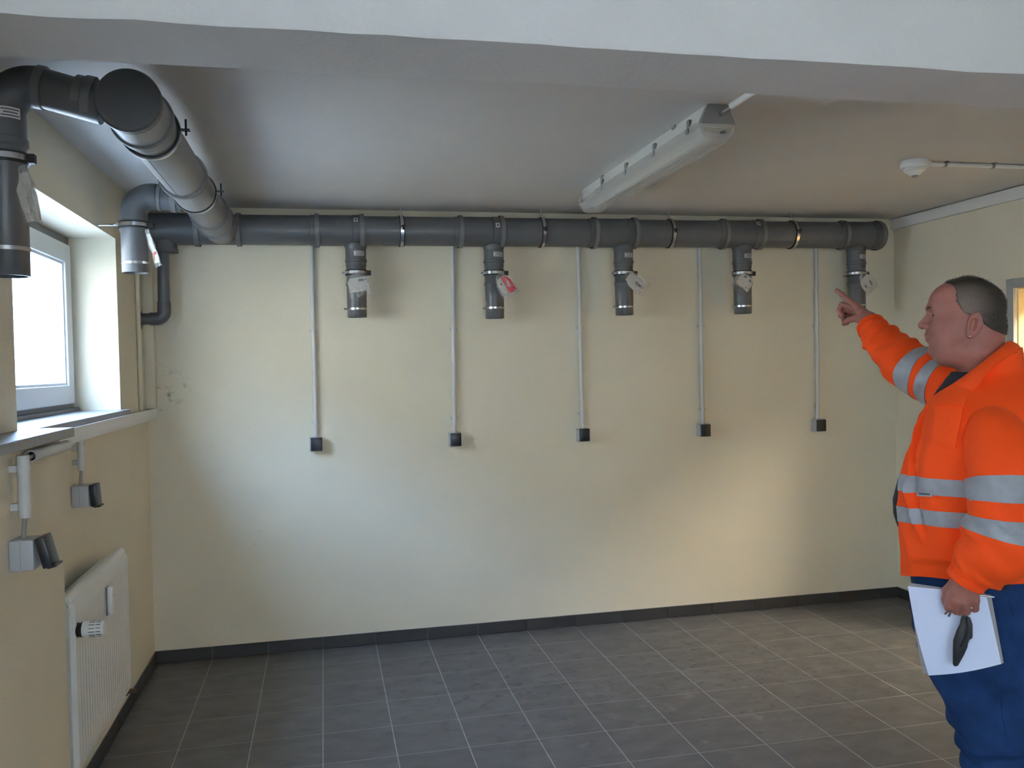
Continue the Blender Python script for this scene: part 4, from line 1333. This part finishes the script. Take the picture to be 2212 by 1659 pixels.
parts = []
hv, hq = snet(head_field, (-.125, -.105, 1.40), (.152, .105, 1.822), .0021)
hv, hq = biggest(hv, hq)
hv = relax(hv, hq, 1, .35)
parts.append((hv, hq))
lo = np.min([RW] + r_idx + r_mid + r_rng + r_pky + r_thb, 0) - .05
hi = np.max([RW] + r_idx + r_mid + r_rng + r_pky + r_thb, 0) + .05
v, q = biggest(*snet(hand_r, lo, hi, .0019))
parts.append((relax(v, q, 1, .4), q))
lo = np.min([LW] + l_idx + l_mid + l_rng + l_pky + l_thb, 0) - .04
hi = np.max([LW] + l_idx + l_mid + l_rng + l_pky + l_thb, 0) + .05
v, q = biggest(*snet(hand_l, lo, hi, .0019))
parts.append((relax(v, q, 1, .4), q))
v, q = biggest(*snet(body_core, (-.22, -.62, .05), (.42, .36, 1.80), .014))
parts.append((relax(v, q, 2, .5), q))
off = 0
VV, QQ = [], []
for v, q in parts:
    VV.append(v)
    QQ.append(q + off)
    off += len(v)
VA, QA = np.concatenate(VV), [tuple(f_) for f_ in np.concatenate(QQ)]
offs = np.cumsum([0] + [len(v_) for v_ in VV])
core = VV[3]
for si, anchor in ((0, (-.03, 0, 1.45)), (1, RW + (R_EL - RW) * .35), (2, LW + (L_EL - LW) * .35)):   # grow the shells together under the clothes
    dsh = np.linalg.norm(VV[si] - np.array(anchor), axis=1)
    qs = QQ[si] - offs[si]
    f0 = qs[np.argmin(dsh[qs[:, 0]])]
    qc = QQ[3] - offs[3]
    f1 = qc[np.argmin(np.linalg.norm(core[qc[:, 0]] - VV[si][f0[0]], axis=1))]
    a_, b_ = [int(i) + int(offs[si]) for i in f0], [int(i) + int(offs[3]) for i in f1]
    for k in range(4):
        QA.append((a_[k], a_[(k + 1) % 4], b_[(k + 1) % 4], b_[k]))
body = mesh_part('body', VA, QA, 'skin', man)


def ball_part(name, c, r, material, parent, rs=None):
    mb = MB().ball((0, 0, 0), 1, 20, 14)
    V = np.array(mb.v) * (np.array(rs) if rs is not None else r) + np.array(c)
    return mesh_part(name, V, mb.f, material, parent)


for s in (1, -1):
    e = ball_part('eye', (.0945, s * .0310, 1.7135), .0124, 'eye', man)
    ball_part('iris', (.1022, s * .0365, 1.7132), 0, 'iris', e, (.0046, .0046, .0050))
ball_part('earring', (.0150, .0885, 1.6500), .0032, 'steel', man)

# hair: a close-cropped cap plus short strands
HB = np.array([(1.640, -.30), (1.652, -.066), (1.662, -.046), (1.680, -.020), (1.694, -.014), (1.708, .014), (1.718, .031), (1.745, .046), (1.775, .047), (1.790, .052), (1.800, .070), (1.808, .088), (1.83, .092)])


def hair_field(X, Y, Z):
    f = head_base(X, Y, Z) - np.interp(Z, [1.65, 1.68, 1.76, 1.80], [.0015, .0040, .0050, .0028])
    front = np.interp(Z, HB[:, 0], HB[:, 1])
    wob = .0025 * np.sin(X * 310 + Z * 190) * np.sin(Z * 260 + Y * 170)
    return smax(f, (X - front - wob) * 0.8, .0035)


v, q = snet(hair_field, (-.085, -.092, 1.635), (.10, .092, 1.826), .0024)
v = relax(v, q, 1, .4)
hair_mat = M['hair']
nt = hair_mat.node_tree
bs = nt.nodes['Principled BSDF']
src = bs.inputs['Base Color'].links[0].from_socket
g_ = nn(nt, 'ShaderNodeNewGeometry')
for sgn in (1, -1):     # greying temples
    dd = nn(nt, 'ShaderNodeVectorMath', operation='DISTANCE')
    dd.inputs[1].default_value = tuple(W3(np.array([.026, sgn * .075, 1.728])))
    nt.links.new(g_.outputs['Position'], dd.inputs[0])
    mr_ = nn(nt, 'ShaderNodeMapRange')
    mr_.inputs[1].default_value, mr_.inputs[2].default_value = .075, .012
    nt.links.new(dd.outputs['Value'], mr_.inputs[0])
    mx_ = nn(nt, 'ShaderNodeMix', data_type='RGBA')
    nt.links.new(mr_.outputs[0], mx_.inputs['Factor'])
    nt.links.new(src, mx_.inputs['A'])
    mx_.inputs['B'].default_value = (0.185, 0.135, 0.105, 1)
    src = mx_.outputs['Result']
nt.links.new(src, bs.inputs['Base Color'])
hair = mesh_part('hair', v, q, 'hair', man)
nrm = np.zeros_like(v)
fn = np.cross(v[q[:, 2]] - v[q[:, 0]], v[q[:, 3]] - v[q[:, 1]])
for k in range(4):
    np.add.at(nrm, q[:, k], fn)
nrm /= np.linalg.norm(nrm, axis=1)[:, None] + 1e-9
fd = head_base(v[:, 0], v[:, 1], v[:, 2])
sel = np.nonzero(fd > 0.0008)[0]
SV, SQ = [], []
for i in rng.choice(sel, 9000):
    p = v[i] + rng.normal(0, .0012, 3)
    n_ = nrm[i]
    d_ = n_ * 0.42 + np.array([-.35, 0, -.45 if p[2] < 1.79 else -.1]) + rng.normal(0, .25, 3)
    d_ /= np.linalg.norm(d_)
    ln_ = rng.uniform(.003, .0065) * (0.55 if p[2] < 1.69 else 1.0) * (1.35 if p[2] > 1.80 else 1)
    s_ = np.cross(d_, rng.normal(0, 1, 3))
    s_ = s_ / np.linalg.norm(s_) * .00035
    k = len(SV)
    SV += [p - s_, p + s_, p + d_ * ln_]
    SQ.append((k, k + 1, k + 2))
HEADB = BVHTree.FromPolygons([tuple(p_) for p_ in hv], [tuple(int(i) for i in f_) for f_ in hq])
for s in (1, -1):            # eyebrows
    for i in range(150):
        t = rng.uniform(0, 1)
        yy_, zz_ = s * (.011 + .031 * t), 1.7300 + .0045 * math.sin(t * 2.6) + rng.normal(0, .0012)
        hit_ = HEADB.ray_cast(Vector((.20, yy_, zz_)), Vector((-1, 0, 0)))[0]
        if hit_ is None:
            continue
        p = np.array(hit_) + np.array([.0006, 0, 0])
        d_ = np.array([-.4, s * 1.0, .35]) + rng.normal(0, .2, 3)
        d_ /= np.linalg.norm(d_)
        s_ = np.array([.0, 0, .0004])
        k = len(SV)
        SV += [p - s_, p + s_, p + d_ * .0075]
        SQ.append((k, k + 1, k + 2))
tag(mesh_part('hair_strands', np.array(SV[:27000]), SQ[:9000], 'hair', man, False), kind='stuff')
tag(mesh_part('eyebrow_hairs', np.array(SV[27000:]), [tuple(i - 27000 for i in f_) for f_ in SQ[9000:]], mat('brown_eyebrow', (0.09, 0.05, 0.035), 0.7), man, False), kind='stuff')


# ---- clothes
def fold_noise(s, th, seed, amp):
    r = np.random.default_rng(seed)
    o = 0
    for _ in range(7):
        ks, kt, ph = r.uniform(2, 11), r.integers(-3, 4), r.uniform(0, 6.28)
        o += np.sin(ks * s * 6.28 + kt * th + ph) * r.uniform(.4, 1)
    return amp * np.tanh(o / 2.2)


def spline(P, n):
    P = np.asarray(P, float)
    k = len(P)
    out = []
    for t in np.linspace(0, k - 1, n):
        i = min(int(t), k - 2)
        u = t - i
        p0, p1, p2, p3 = P[max(i - 1, 0)], P[i], P[i + 1], P[min(i + 2, k - 1)]
        out.append(0.5 * (2 * p1 + (p2 - p0) * u + (2 * p0 - 5 * p1 + 4 * p2 - p3) * u * u + (3 * p1 - p0 - 3 * p2 + p3) * u ** 3))
    return np.array(out)


def solid(V3, th):
    """grid of points -> closed sheet of given thickness, thickened inward along grid normals"""
    P = np.asarray(V3, float)
    du = np.gradient(P, axis=0)
    dv = np.gradient(P, axis=1)
    n_ = np.cross(du, dv)
    n_ /= np.linalg.norm(n_, axis=2)[..., None] + 1e-9
    return P, P - n_ * th, n_


def sheet_faces(nu, nv):
    f = []
    idx = lambda i, j, s: s * nu * nv + i * nv + j
    for i in range(nu - 1):
        for j in range(nv - 1):
            f.append((idx(i, j, 0), idx(i + 1, j, 0), idx(i + 1, j + 1, 0), idx(i, j + 1, 0)))
            f.append((idx(i, j, 1), idx(i, j + 1, 1), idx(i + 1, j + 1, 1), idx(i + 1, j, 1)))
    for i in range(nu - 1):
        f.append((idx(i, 0, 0), idx(i, 0, 1), idx(i + 1, 0, 1), idx(i + 1, 0, 0)))
        f.append((idx(i, nv - 1, 0), idx(i + 1, nv - 1, 0), idx(i + 1, nv - 1, 1), idx(i, nv - 1, 1)))
    for j in range(nv - 1):
        f.append((idx(0, j, 0), idx(0, j + 1, 0), idx(0, j + 1, 1), idx(0, j, 1)))
        f.append((idx(nu - 1, j, 0), idx(nu - 1, j, 1), idx(nu - 1, j + 1, 1), idx(nu - 1, j + 1, 0)))
    return f


def sheet_part(name, P, th, material, parent):
    A, B, _ = solid(P, th)
    V = np.concatenate([A.reshape(-1, 3), B.reshape(-1, 3)])
    o = mesh_part(name, V, sheet_faces(P.shape[0], P.shape[1]), material, parent)
    bm = bmesh.new()
    bm.from_mesh(o.data)
    bmesh.ops.recalc_face_normals(bm, faces=bm.faces)
    bm.to_mesh(o.data)
    bm.free()
    o.data.set_sharp_from_angle(angle=math.radians(55))
    return o


# dark T-shirt
P = []
for z in np.linspace(.95, 1.545, 60):
    P.append([trunk_pt(z, t, (0.0 if z < 1.5 else 0.002) - .016 * min(1, max(0, (abs((t + math.pi) % (2 * math.pi) - math.pi) - np.interp(z, [1.0, 1.25, 1.38, 1.45], [.30, .42, .16, .16])) / .22)) * np.interp(z, [.95, 1.44, 1.50], [1, 1, 0])) for t in np.linspace(0, 2 * math.pi, 96, endpoint=False)])
mb = MB().grid(np.array(P), False, True)
mesh_part('shirt', np.array(mb.v), mb.f, 'shirt', man)
P = [[trunk_pt(1.53 + 0.024 * j / 3, t, 0.004 - 0.002 * j / 3) for j in range(4)] for t in np.linspace(0, 2 * math.pi, 49)]
sheet_part('neckband', np.array(P), .004, 'shirt', man)

# jacket body: open at the front
jacket = bpy.data.objects.new('jacket', None)
C.objects.link(jacket)
jacket.parent = man
jacket['label'] = 'bright orange hi-vis jacket with grey reflective bands'
JT = TT.copy()
JT = np.array([r_ for r_ in JT if r_[0] > 0.96])
JT[:, 1] = np.interp(JT[:, 0], [.97, 1.05, 1.12, 1.186, 1.24, 1.30, 1.40, 1.44, 1.485, 1.53, 1.58], [.216, .218, .221, .222, .212, .191, .153, .143, .120, .084, .056])
JT[:, 2] -= .012
JT[:, 3] += .012
TH_N = ([.97, 1.10, 1.20, 1.30, 1.38, 1.43, 1.455, 1.48, 1.505, 1.53, 1.56], [31, 32, 33, 28, 22, 15, 16, 27, 42, 58, 74])
TH_F = ([.97, 1.10, 1.20, 1.30, 1.38, 1.43, 1.455, 1.48, 1.505, 1.53, 1.56], [-31, -32, -30, -22, -13, -8, -14, -28, -44, -60, -76])


def ridge(x):
    return 1 - 2 * np.abs(np.sin(x / 2)) ** 0.75


def jacket_pt(z, u, extra=0.0):
    """u 0..1 from the near front edge around the back to the far front edge"""
    t0 = math.radians(np.interp(z, *TH_N))
    t1 = math.radians(360 + np.interp(z, *TH_F))
    th = t0 + (t1 - t0) * u
    rise = np.interp(z, [.99, 1.16, 1.30, 1.38], [.024, .010, .004, 0]) * math.sin(min(1, u / .16) * math.pi / 2) * min(1, (1 - u) / .1)
    mid = min(1, max(0, (1.50 - z) / .06)) * min(1, max(0.0, (z - 1.02) / .05))
    wr_ = fold_noise(u * 0.9 + z * 0.25, z * 9.0, 11, .0030) * mid
    sl_ = (th - math.radians(38)) - (1.40 - z) * 1.15            # folds running down from the armpit towards the front
    ver = .0055 * ridge(th * 10 + 5.5 * (z - 1.2) + 1.2 * math.sin(z * 11)) * np.interp(z, [1.02, 1.07, 1.30, 1.42, 1.5], [.5, .8, .9, .5, 0])
    ver += .015 * math.exp(-(sl_ / .045) ** 2) * np.interp(z, [1.08, 1.16, 1.40, 1.46], [0, 1, 1, 0])
    ver -= .011 * math.exp(-((sl_ - .09) / .04) ** 2) * np.interp(z, [1.08, 1.16, 1.40, 1.46], [0, 1, 1, 0])
    s2_ = (th - math.radians(52)) + (1.40 - z) * .35
    ver += .011 * math.exp(-(s2_ / .035) ** 2) * np.interp(z, [1.10, 1.2, 1.34, 1.42], [0, 1, .8, 0])
    hem = .0022 * math.sin(th * 26) * np.interp(z, [1.0, 1.03, 1.05], [1, 1, 0]) * (1 if u > 0.22 else 0.2)
    bag = np.interp(z, [.97, 1.025, 1.045, 1.09], [-.008, -.006, .004, 0])
    q3 = trunk_pt(z, th, wr_ + ver + hem + bag * min(1, max(0, (u - .03) / .06)) + extra, 2.0, JT)
    q3[2] += rise
    return q3


zs_ = np.linspace(0, 1, 96)
us_ = np.linspace(0, 1, 190)


def ztop(u):
    return 1.556 + .062 * math.sin(math.pi * min(1, max(0, (u - .06) / .88))) ** 0.6


jb = sheet_part('jacket_body', np.array([[jacket_pt(.990 + (ztop(u) - .990) * q_, u) for q_ in zs_] for u in us_]), .004, 'orange', jacket)
for z0_, z1_ in ((1.229, 1.274), (1.144, 1.187)):
    sheet_part('reflective_band', np.array([[jacket_pt(z, u, .0022) for z in np.linspace(z0_, z1_, 9)] for u in us_]), .0035, 'reflect', jacket)


# sleeves
def sleeve(ctr, rad, seed, bands, cuff_s, amp):
    K = 90
    c = spline(ctr, K)
    r_ = spline(np.array(rad)[:, None], K)[:, 0]
    ds = np.r_[0, np.cumsum(np.linalg.norm(np.diff(c, axis=0), axis=1))]
    u_ = np.array([1.0, 0, 0]) if abs((c[1] - c[0])[0]) < .05 else np.array([0, 1.0, 0])
    fr_ = []
    for i in range(K):
        t = c[min(i + 1, K - 1)] - c[max(i - 1, 0)]
        t /= np.linalg.norm(t)
        u_ = u_ - t * (u_ @ t)
        u_ /= np.linalg.norm(u_)
        fr_.append((u_.copy(), np.cross(t, u_)))

    def pt(s, th, ex=0.0):
        f_ = s * (K - 1)
        i = min(int(f_), K - 2)
        w_ = f_ - i
        cc = c[i] * (1 - w_) + c[i + 1] * w_
        uu = fr_[i][0] * (1 - w_) + fr_[i + 1][0] * w_
        ww = fr_[i][1] * (1 - w_) + fr_[i + 1][1] * w_
        rr_ = r_[i] * (1 - w_) + r_[i + 1] * w_
        el = np.interp(s, [0, .15, .45, .6, .8, cuff_s, 1], [.1, .4, .7, .8, .7, .2, .15])
        d = fold_noise(s * .8 + .05 * math.sin(th + 1), th, seed, amp) * el
        d += amp * 1.1 * ridge(s * 18 + 1.0 * seed + 2.0 * th * (1 if seed < 8 else -1) + 1.6 * math.sin(s * 17 + th)) * (.45 + .55 * math.sin(th + seed + s * 8)) * np.interp(s, [0, .1, .45, .75, .88, 1], [0, .3, .8, 1.1, .5, 0])
        return cc + (uu * math.cos(th) + ww * math.sin(th)) * (rr_ + d + ex)
    ths = np.linspace(0, 2 * math.pi, 73)
    sl_ = sheet_part('sleeve', np.array([[pt(s, t) for s in np.linspace(0, cuff_s, 110)] for t in ths]), .004, 'orange', jacket)
    sheet_part('cuff', np.array([[pt(s, t, .0035) for s in np.linspace(cuff_s - .01, 1.0, 10)] for t in ths]), .006, 'orange', sl_)
    for s0, s1 in bands:
        sheet_part('reflective_band', np.array([[pt(s, t, .0022) for s in np.linspace(s0, s1, 8)] for t in ths]), .0035, 'reflect', sl_)
    return ds


sleeve([(-.020, .110, 1.395), (-.035, .180, 1.398), (-.050, .236, 1.358), (-.055, .268, 1.300), (-.055, .275, 1.230), (-.048, .277, 1.160), (-.030, .277, 1.110), (.000, .275, 1.072), (.018, .273, 1.050), (.030, .271, 1.030)],
       [.056, .074, .082, .082, .083, .086, .082, .066, .050, .0455], 5, [(.345, .425), (.490, .565)], .915, .0105)
sleeve([(-.010, -.150, 1.475), (.045, -.215, 1.490), (.110, -.275, 1.525), (.195, -.350, 1.572), (.240, -.405, 1.612), (.280, -.455, 1.655), (.308, -.492, 1.690), (.322, -.512, 1.712)],
       [.085, .088, .082, .076, .070, .062, .050, .044], 9, [(.225, .285), (.325, .392)], .900, .0075)

# collar: inner stand, roll line, falling leaf
near = [(PX(2046, 841, .072), PX(2092, 855, .140)), (PX(2074, 823, .086), PX(2112, 834, .152)), (PX(2104, 801, .096), PX(2134, 806, .150)), (PX(2140, 773, .088), PX(2162, 782, .122)), (PX(2167, 751, .055), PX(2192, 765, .075))]
back = (PX(2180, 741, 0.0), PX(2206, 764, 0.0))
U_ = [a for a, b in near] + [back[0]] + [a * np.array([1, -1, 1]) for a, b in near[::-1]]
V_ = [b for a, b in near] + [back[1]] + [b * np.array([1, -1, 1]) for a, b in near[::-1]]
U_, V_ = spline(U_, 60), spline(V_, 60)
ctr_ = np.array([-.01, 0, 0])
rows = []
for i in range(60):
    inn = U_[i] - ctr_
    inn[2] = 0
    inn /= np.linalg.norm(inn)
    w_ = U_[i] - inn * .010 - np.array([0, 0, .042])
    mid_ = (U_[i] + V_[i]) / 2 + inn * .006 + np.array([0, 0, .006])
    rows.append(spline([w_, U_[i] - inn * .005 - np.array([0, 0, .010]), U_[i] + np.array([0, 0, .002]), mid_, V_[i]], 14))
sheet_part('collar', np.array(rows), .004, 'orange', jacket)


# things sewn on the near front panel: traced on the photo and laid on the cloth
def bvh_of(o):
    base = root_loc(o.parent)
    return BVHTree.FromPolygons([Vector(v_.co) + base for v_ in o.data.vertices], [tuple(p.vertices) for p in o.data.polygons])


JB = bvh_of(jb)


def on_cloth(px, py, lift):
    d_ = Vector(ray(px, py)).normalized()
    hit, nr, _, _ = JB.ray_cast(Vector((0, 0, CAM_Z)), d_)
    if hit is None:
        return None
    if nr.dot(d_) > 0:
        nr = -nr
    return np.array(hit + nr * lift)


def patch(name, quad, lift, th, material, parent, n=9):
    q_ = np.array(quad, float)
    P = []
    for a in np.linspace(0, 1, n):
        row = []
        for b in np.linspace(0, 1, n):
            p_ = (q_[0] * (1 - a) + q_[1] * a) * (1 - b) + (q_[3] * (1 - a) + q_[2] * a) * b
            h_ = on_cloth(p_[0], p_[1], lift)
            if h_ is None:
                return None
            row.append(h_)
        P.append(row)
    P = np.array(P)
    K_ = (P - PP0)
    loc_ = np.stack([K_ @ PF, K_ @ PL, P[..., 2]], -1)
    return sheet_part(name, loc_, th, material, parent)


pk = patch('chest_pocket', [(2026, 879), (2084, 881), (2067, 966), (2022, 960)], .0065, .006, 'orange', jacket)
patch('pocket_flap', [(2030, 868), (2090, 866), (2086, 884), (2030, 882)], .010, .006, 'orange', jacket)
bt = on_cloth(2047, 892, .008)
if bt is not None:
    K_ = bt - PP0
    ball_part('button', (K_ @ PF, K_ @ PL, bt[2]), 0, mat('orange_button', (0.75, 0.07, 0.01), 0.35), jacket, (.005, .0045, .005))
tg = patch('name_tag', [(1987, 1061), (2016, 1063), (2016, 1073), (1987, 1071)], .006, .003, 'reflect', jacket, 5)
patch('tag_print', [(1991, 1064), (2012, 1066), (2012, 1070), (1991, 1068)], .0085, .001, 'ink', tg or jacket, 5)


# jeans and shoes
def jeans_field(X, Y, Z):
    f = None
    for s in (1, -1):
        z_ = [1.00, .90, .80, .715, .652, .600, .545, .470, .380, .280, .160, .050]
        fr_ = [.168, .164, .148, .120, .094, .070, .050, .038, .026, .014, .004, -.002]
        bk_ = [-.160, -.165, -.160, -.140, -.132, -.128, -.124, -.118, -.130, -.135, -.130, -.130]
        a0, a1 = np.interp(Z, z_[::-1], fr_[::-1]), np.interp(Z, z_[::-1], bk_[::-1])
        lc = s * np.interp(Z, [0, .5, .75, 1.0], [.115, .108, .098, .085])
        lw = np.interp(Z, [0, .3, .5, .75, .9, 1.0], [.070, .072, .078, .098, .104, .096])
        ha, ca = (a0 - a1) / 2, (a0 + a1) / 2
        if s < 0:
            ca = ca - .03 * np.clip((.8 - Z) / .6, 0, 1)
        q_ = np.sqrt(((X - ca) / ha) ** 2 + ((Y - lc) / lw) ** 2)
        g = (q_ - 1) * np.minimum(ha, lw)
        f = g if f is None else smin(f, g, .035)
    fold = .0055 * np.sin(Z * 72 + X * 34 + 2.4 * np.sin(Z * 21 + Y * 11)) * np.interp(Z, [0, .12, .4, .55, .75, .9], [1.2, 1.0, .8, 1.0, .6, .2])
    fold += .0035 * np.sin(Z * 40 - X * 60 + Y * 40 + 1.0)
    f = f + fold
    return np.maximum(np.maximum(f, Z - 1.025), .045 - Z)


v, q = snet(jeans_field, (-.20, -.24, .03), (.20, .24, 1.03), .0065)
je = mesh_part('jeans', relax(v, q, 1, .4), q, 'denim', man)
JNB = bvh_of(je)
for quad, nm in (([(2127, 1300), (2129, 1300), (2180, 1620), (2178, 1620)], 'side_seam'), ([(2172, 1262), (2174, 1262), (2190, 1330), (2188, 1330)], 'pocket_seam')):
    P = []
    q_ = np.array(quad, float)
    ok = True
    for a in np.linspace(0, 1, 40):
        row = []
        for b in (0, 1):
            p_ = (q_[0] * (1 - a) + q_[3] * a) * (1 - b) + (q_[1] * (1 - a) + q_[2] * a) * b
            d_ = Vector(ray(*p_)).normalized()
            hit, nr, _, _ = JNB.ray_cast(Vector((0, 0, CAM_Z)), d_)
            if hit is None:
                ok = False
                break
            w_ = np.array(hit) - np.array(d_) * .0025
            K_ = w_ - PP0
            row.append((K_ @ PF, K_ @ PL, w_[2]))
        if not ok:
            break
        P.append(row)
    if ok:
        sheet_part(nm, np.array(P), .002, 'denim', je)


def shoe_field(s):
    def f(X, Y, Z):
        cx_ = -.035 - (.03 if s < 0 else 0)
        Y0 = Y - s * .115
        g = ell(X, Y0, Z, (cx_ - .01, 0, .055), (.11, .048, .055))
        g = smin(g, ell(X, Y0, Z, (cx_ + .09, 0, .035), (.085, .050, .038)), .03)
        g = smin(g, rcone(X, Y0, Z, (cx_ - .05, 0, .07), (cx_ - .045, 0, .12), .042, .040), .02)
        sole = np.maximum(np.sqrt(((X - cx_ - .03) / .155) ** 2 + (Y0 / .054) ** 2) - 1, np.abs(Z - .011) / .011 - 1) * .011
        g = smin(g, sole, .004)
        return np.maximum(g, .0005 - Z)
    return f


for s in (1, -1):
    v, q = snet(shoe_field(s), (-.26, s * .115 - .07, -.01), (.20, s * .115 + .07, .18), .006)
    mesh_part('shoe', v, q, 'shoe', man)

# ---- what he holds
pg = thing('paper_sheets', 'white sheets of paper held against his thigh', 'paper', tuple(W3(PX(2060, 1360, .235))))


def sheet_grid(tl, tr, br, bl, l0, bend, n=14):
    tl, tr, br, bl = map(lambda q: np.array(q, float), (tl, tr, br, bl))
    P = []
    for a in np.linspace(0, 1, n):
        row = []
        for b in np.linspace(0, 1, n):
            p_ = (tl * (1 - a) + tr * a) * (1 - b) + (bl * (1 - a) + br * a) * b
            p_ = p_ + np.array([-4.0 * math.sin(b * math.pi) * (1 - a), 5.0 * math.sin(a * math.pi) * b])
            row.append(PX(p_[0], p_[1], l0 + bend * (math.sin(a * 2.6 + .3) - .5) * (0.4 + b * .8) - .012 * b))
        P.append(row)
    return np.array(P)


sheet_part('front_sheet', sheet_grid((1961, 1266), (2130, 1283), (2163, 1434), (2006, 1459), .244, .012), .0008, 'sheet', pg)
sheet_part('back_sheet', sheet_grid((1966, 1259), (2141, 1285), (2168, 1432), (1994, 1456), .238, .012), .0012, 'folder', pg)

kb = thing('key_bunch', 'bunch of keys with dark leather pouch hanging from his left hand', 'keys', tuple(W3(PX(2080, 1380, .268))))
poly = [(2077, 1330), (2086, 1327), (2097, 1336), (2101, 1350), (2101, 1378), (2092, 1384), (2090, 1398), (2083, 1414), (2069, 1439), (2061, 1440), (2058, 1434), (2058, 1400), (2059, 1382), (2066, 1362), (2073, 1348)]
mb = MB()
A_ = [tuple(W3(PX(x, y, .276))) for x, y in poly]
B_ = [tuple(W3(PX(x, y, .262))) for x, y in poly]
k = len(poly)
mb.add(A_ + B_, [tuple(range(k)), tuple(range(2 * k - 1, k - 1, -1))] + [(i, k + i, k + (i + 1) % k, (i + 1) % k) for i in range(k)])
part('pouch', mb, 'leather', kb, 40, .003)
part('pouch_strap', MB().tube([W3(PX(2090, 1334, .279)), W3(PX(2093, 1355, .280)), W3(PX(2088, 1384, .279)), W3(PX(2078, 1400, .278))], .0055, 8), 'leather', kb)
rg = [W3(PX(2083 + 10 * math.cos(a), 1322 + 8 * math.sin(a), .268 + .004 * math.sin(a))) for a in np.linspace(0, 2 * math.pi, 25)]
part('key_ring', MB().tube(rg, .0014, 8, False), 'steel', kb)
for (x0, y0_), (x1, y1_) in (((2056, 1312), (2041, 1327)), ((2058, 1314), (2049, 1332))):
    ky = part('key', MB().tube([W3(PX(x0, y0_, .272)), W3(PX(x1, y1_, .276))], .0026, 8), 'brown', kb)
    part('key_bow', MB().ball(tuple(W3(PX(x0 + 2, y0_, .272))), (.008, .004, .008), 12, 8), 'gal', ky)
part('round_fob', MB().ball(tuple(W3(PX(2066, 1321, .270))), (.011, .008, .009), 16, 10), 'black', kb)
for x, y_ in ((2085, 1320), (2098, 1313), (2087, 1310)):
    part('shackle', MB().ball(tuple(W3(PX(x, y_, .286))), .0032, 10, 8), 'steel', kb)
pn = thing('pen', 'thin silver pen sticking out behind his left hand', 'pen', tuple(W3(PX(2130, 1287, .262))))
part('barrel', MB().tube([W3(PX(2085, 1281, .262)), W3(PX(2132, 1287.5, .262))], .0026, 10), 'steel', pn)
part('tip', MB().tube([W3(PX(2132, 1287.5, .262)), W3(PX(2148, 1290, .262))], [.0026, .0016], 10), 'white', pn)
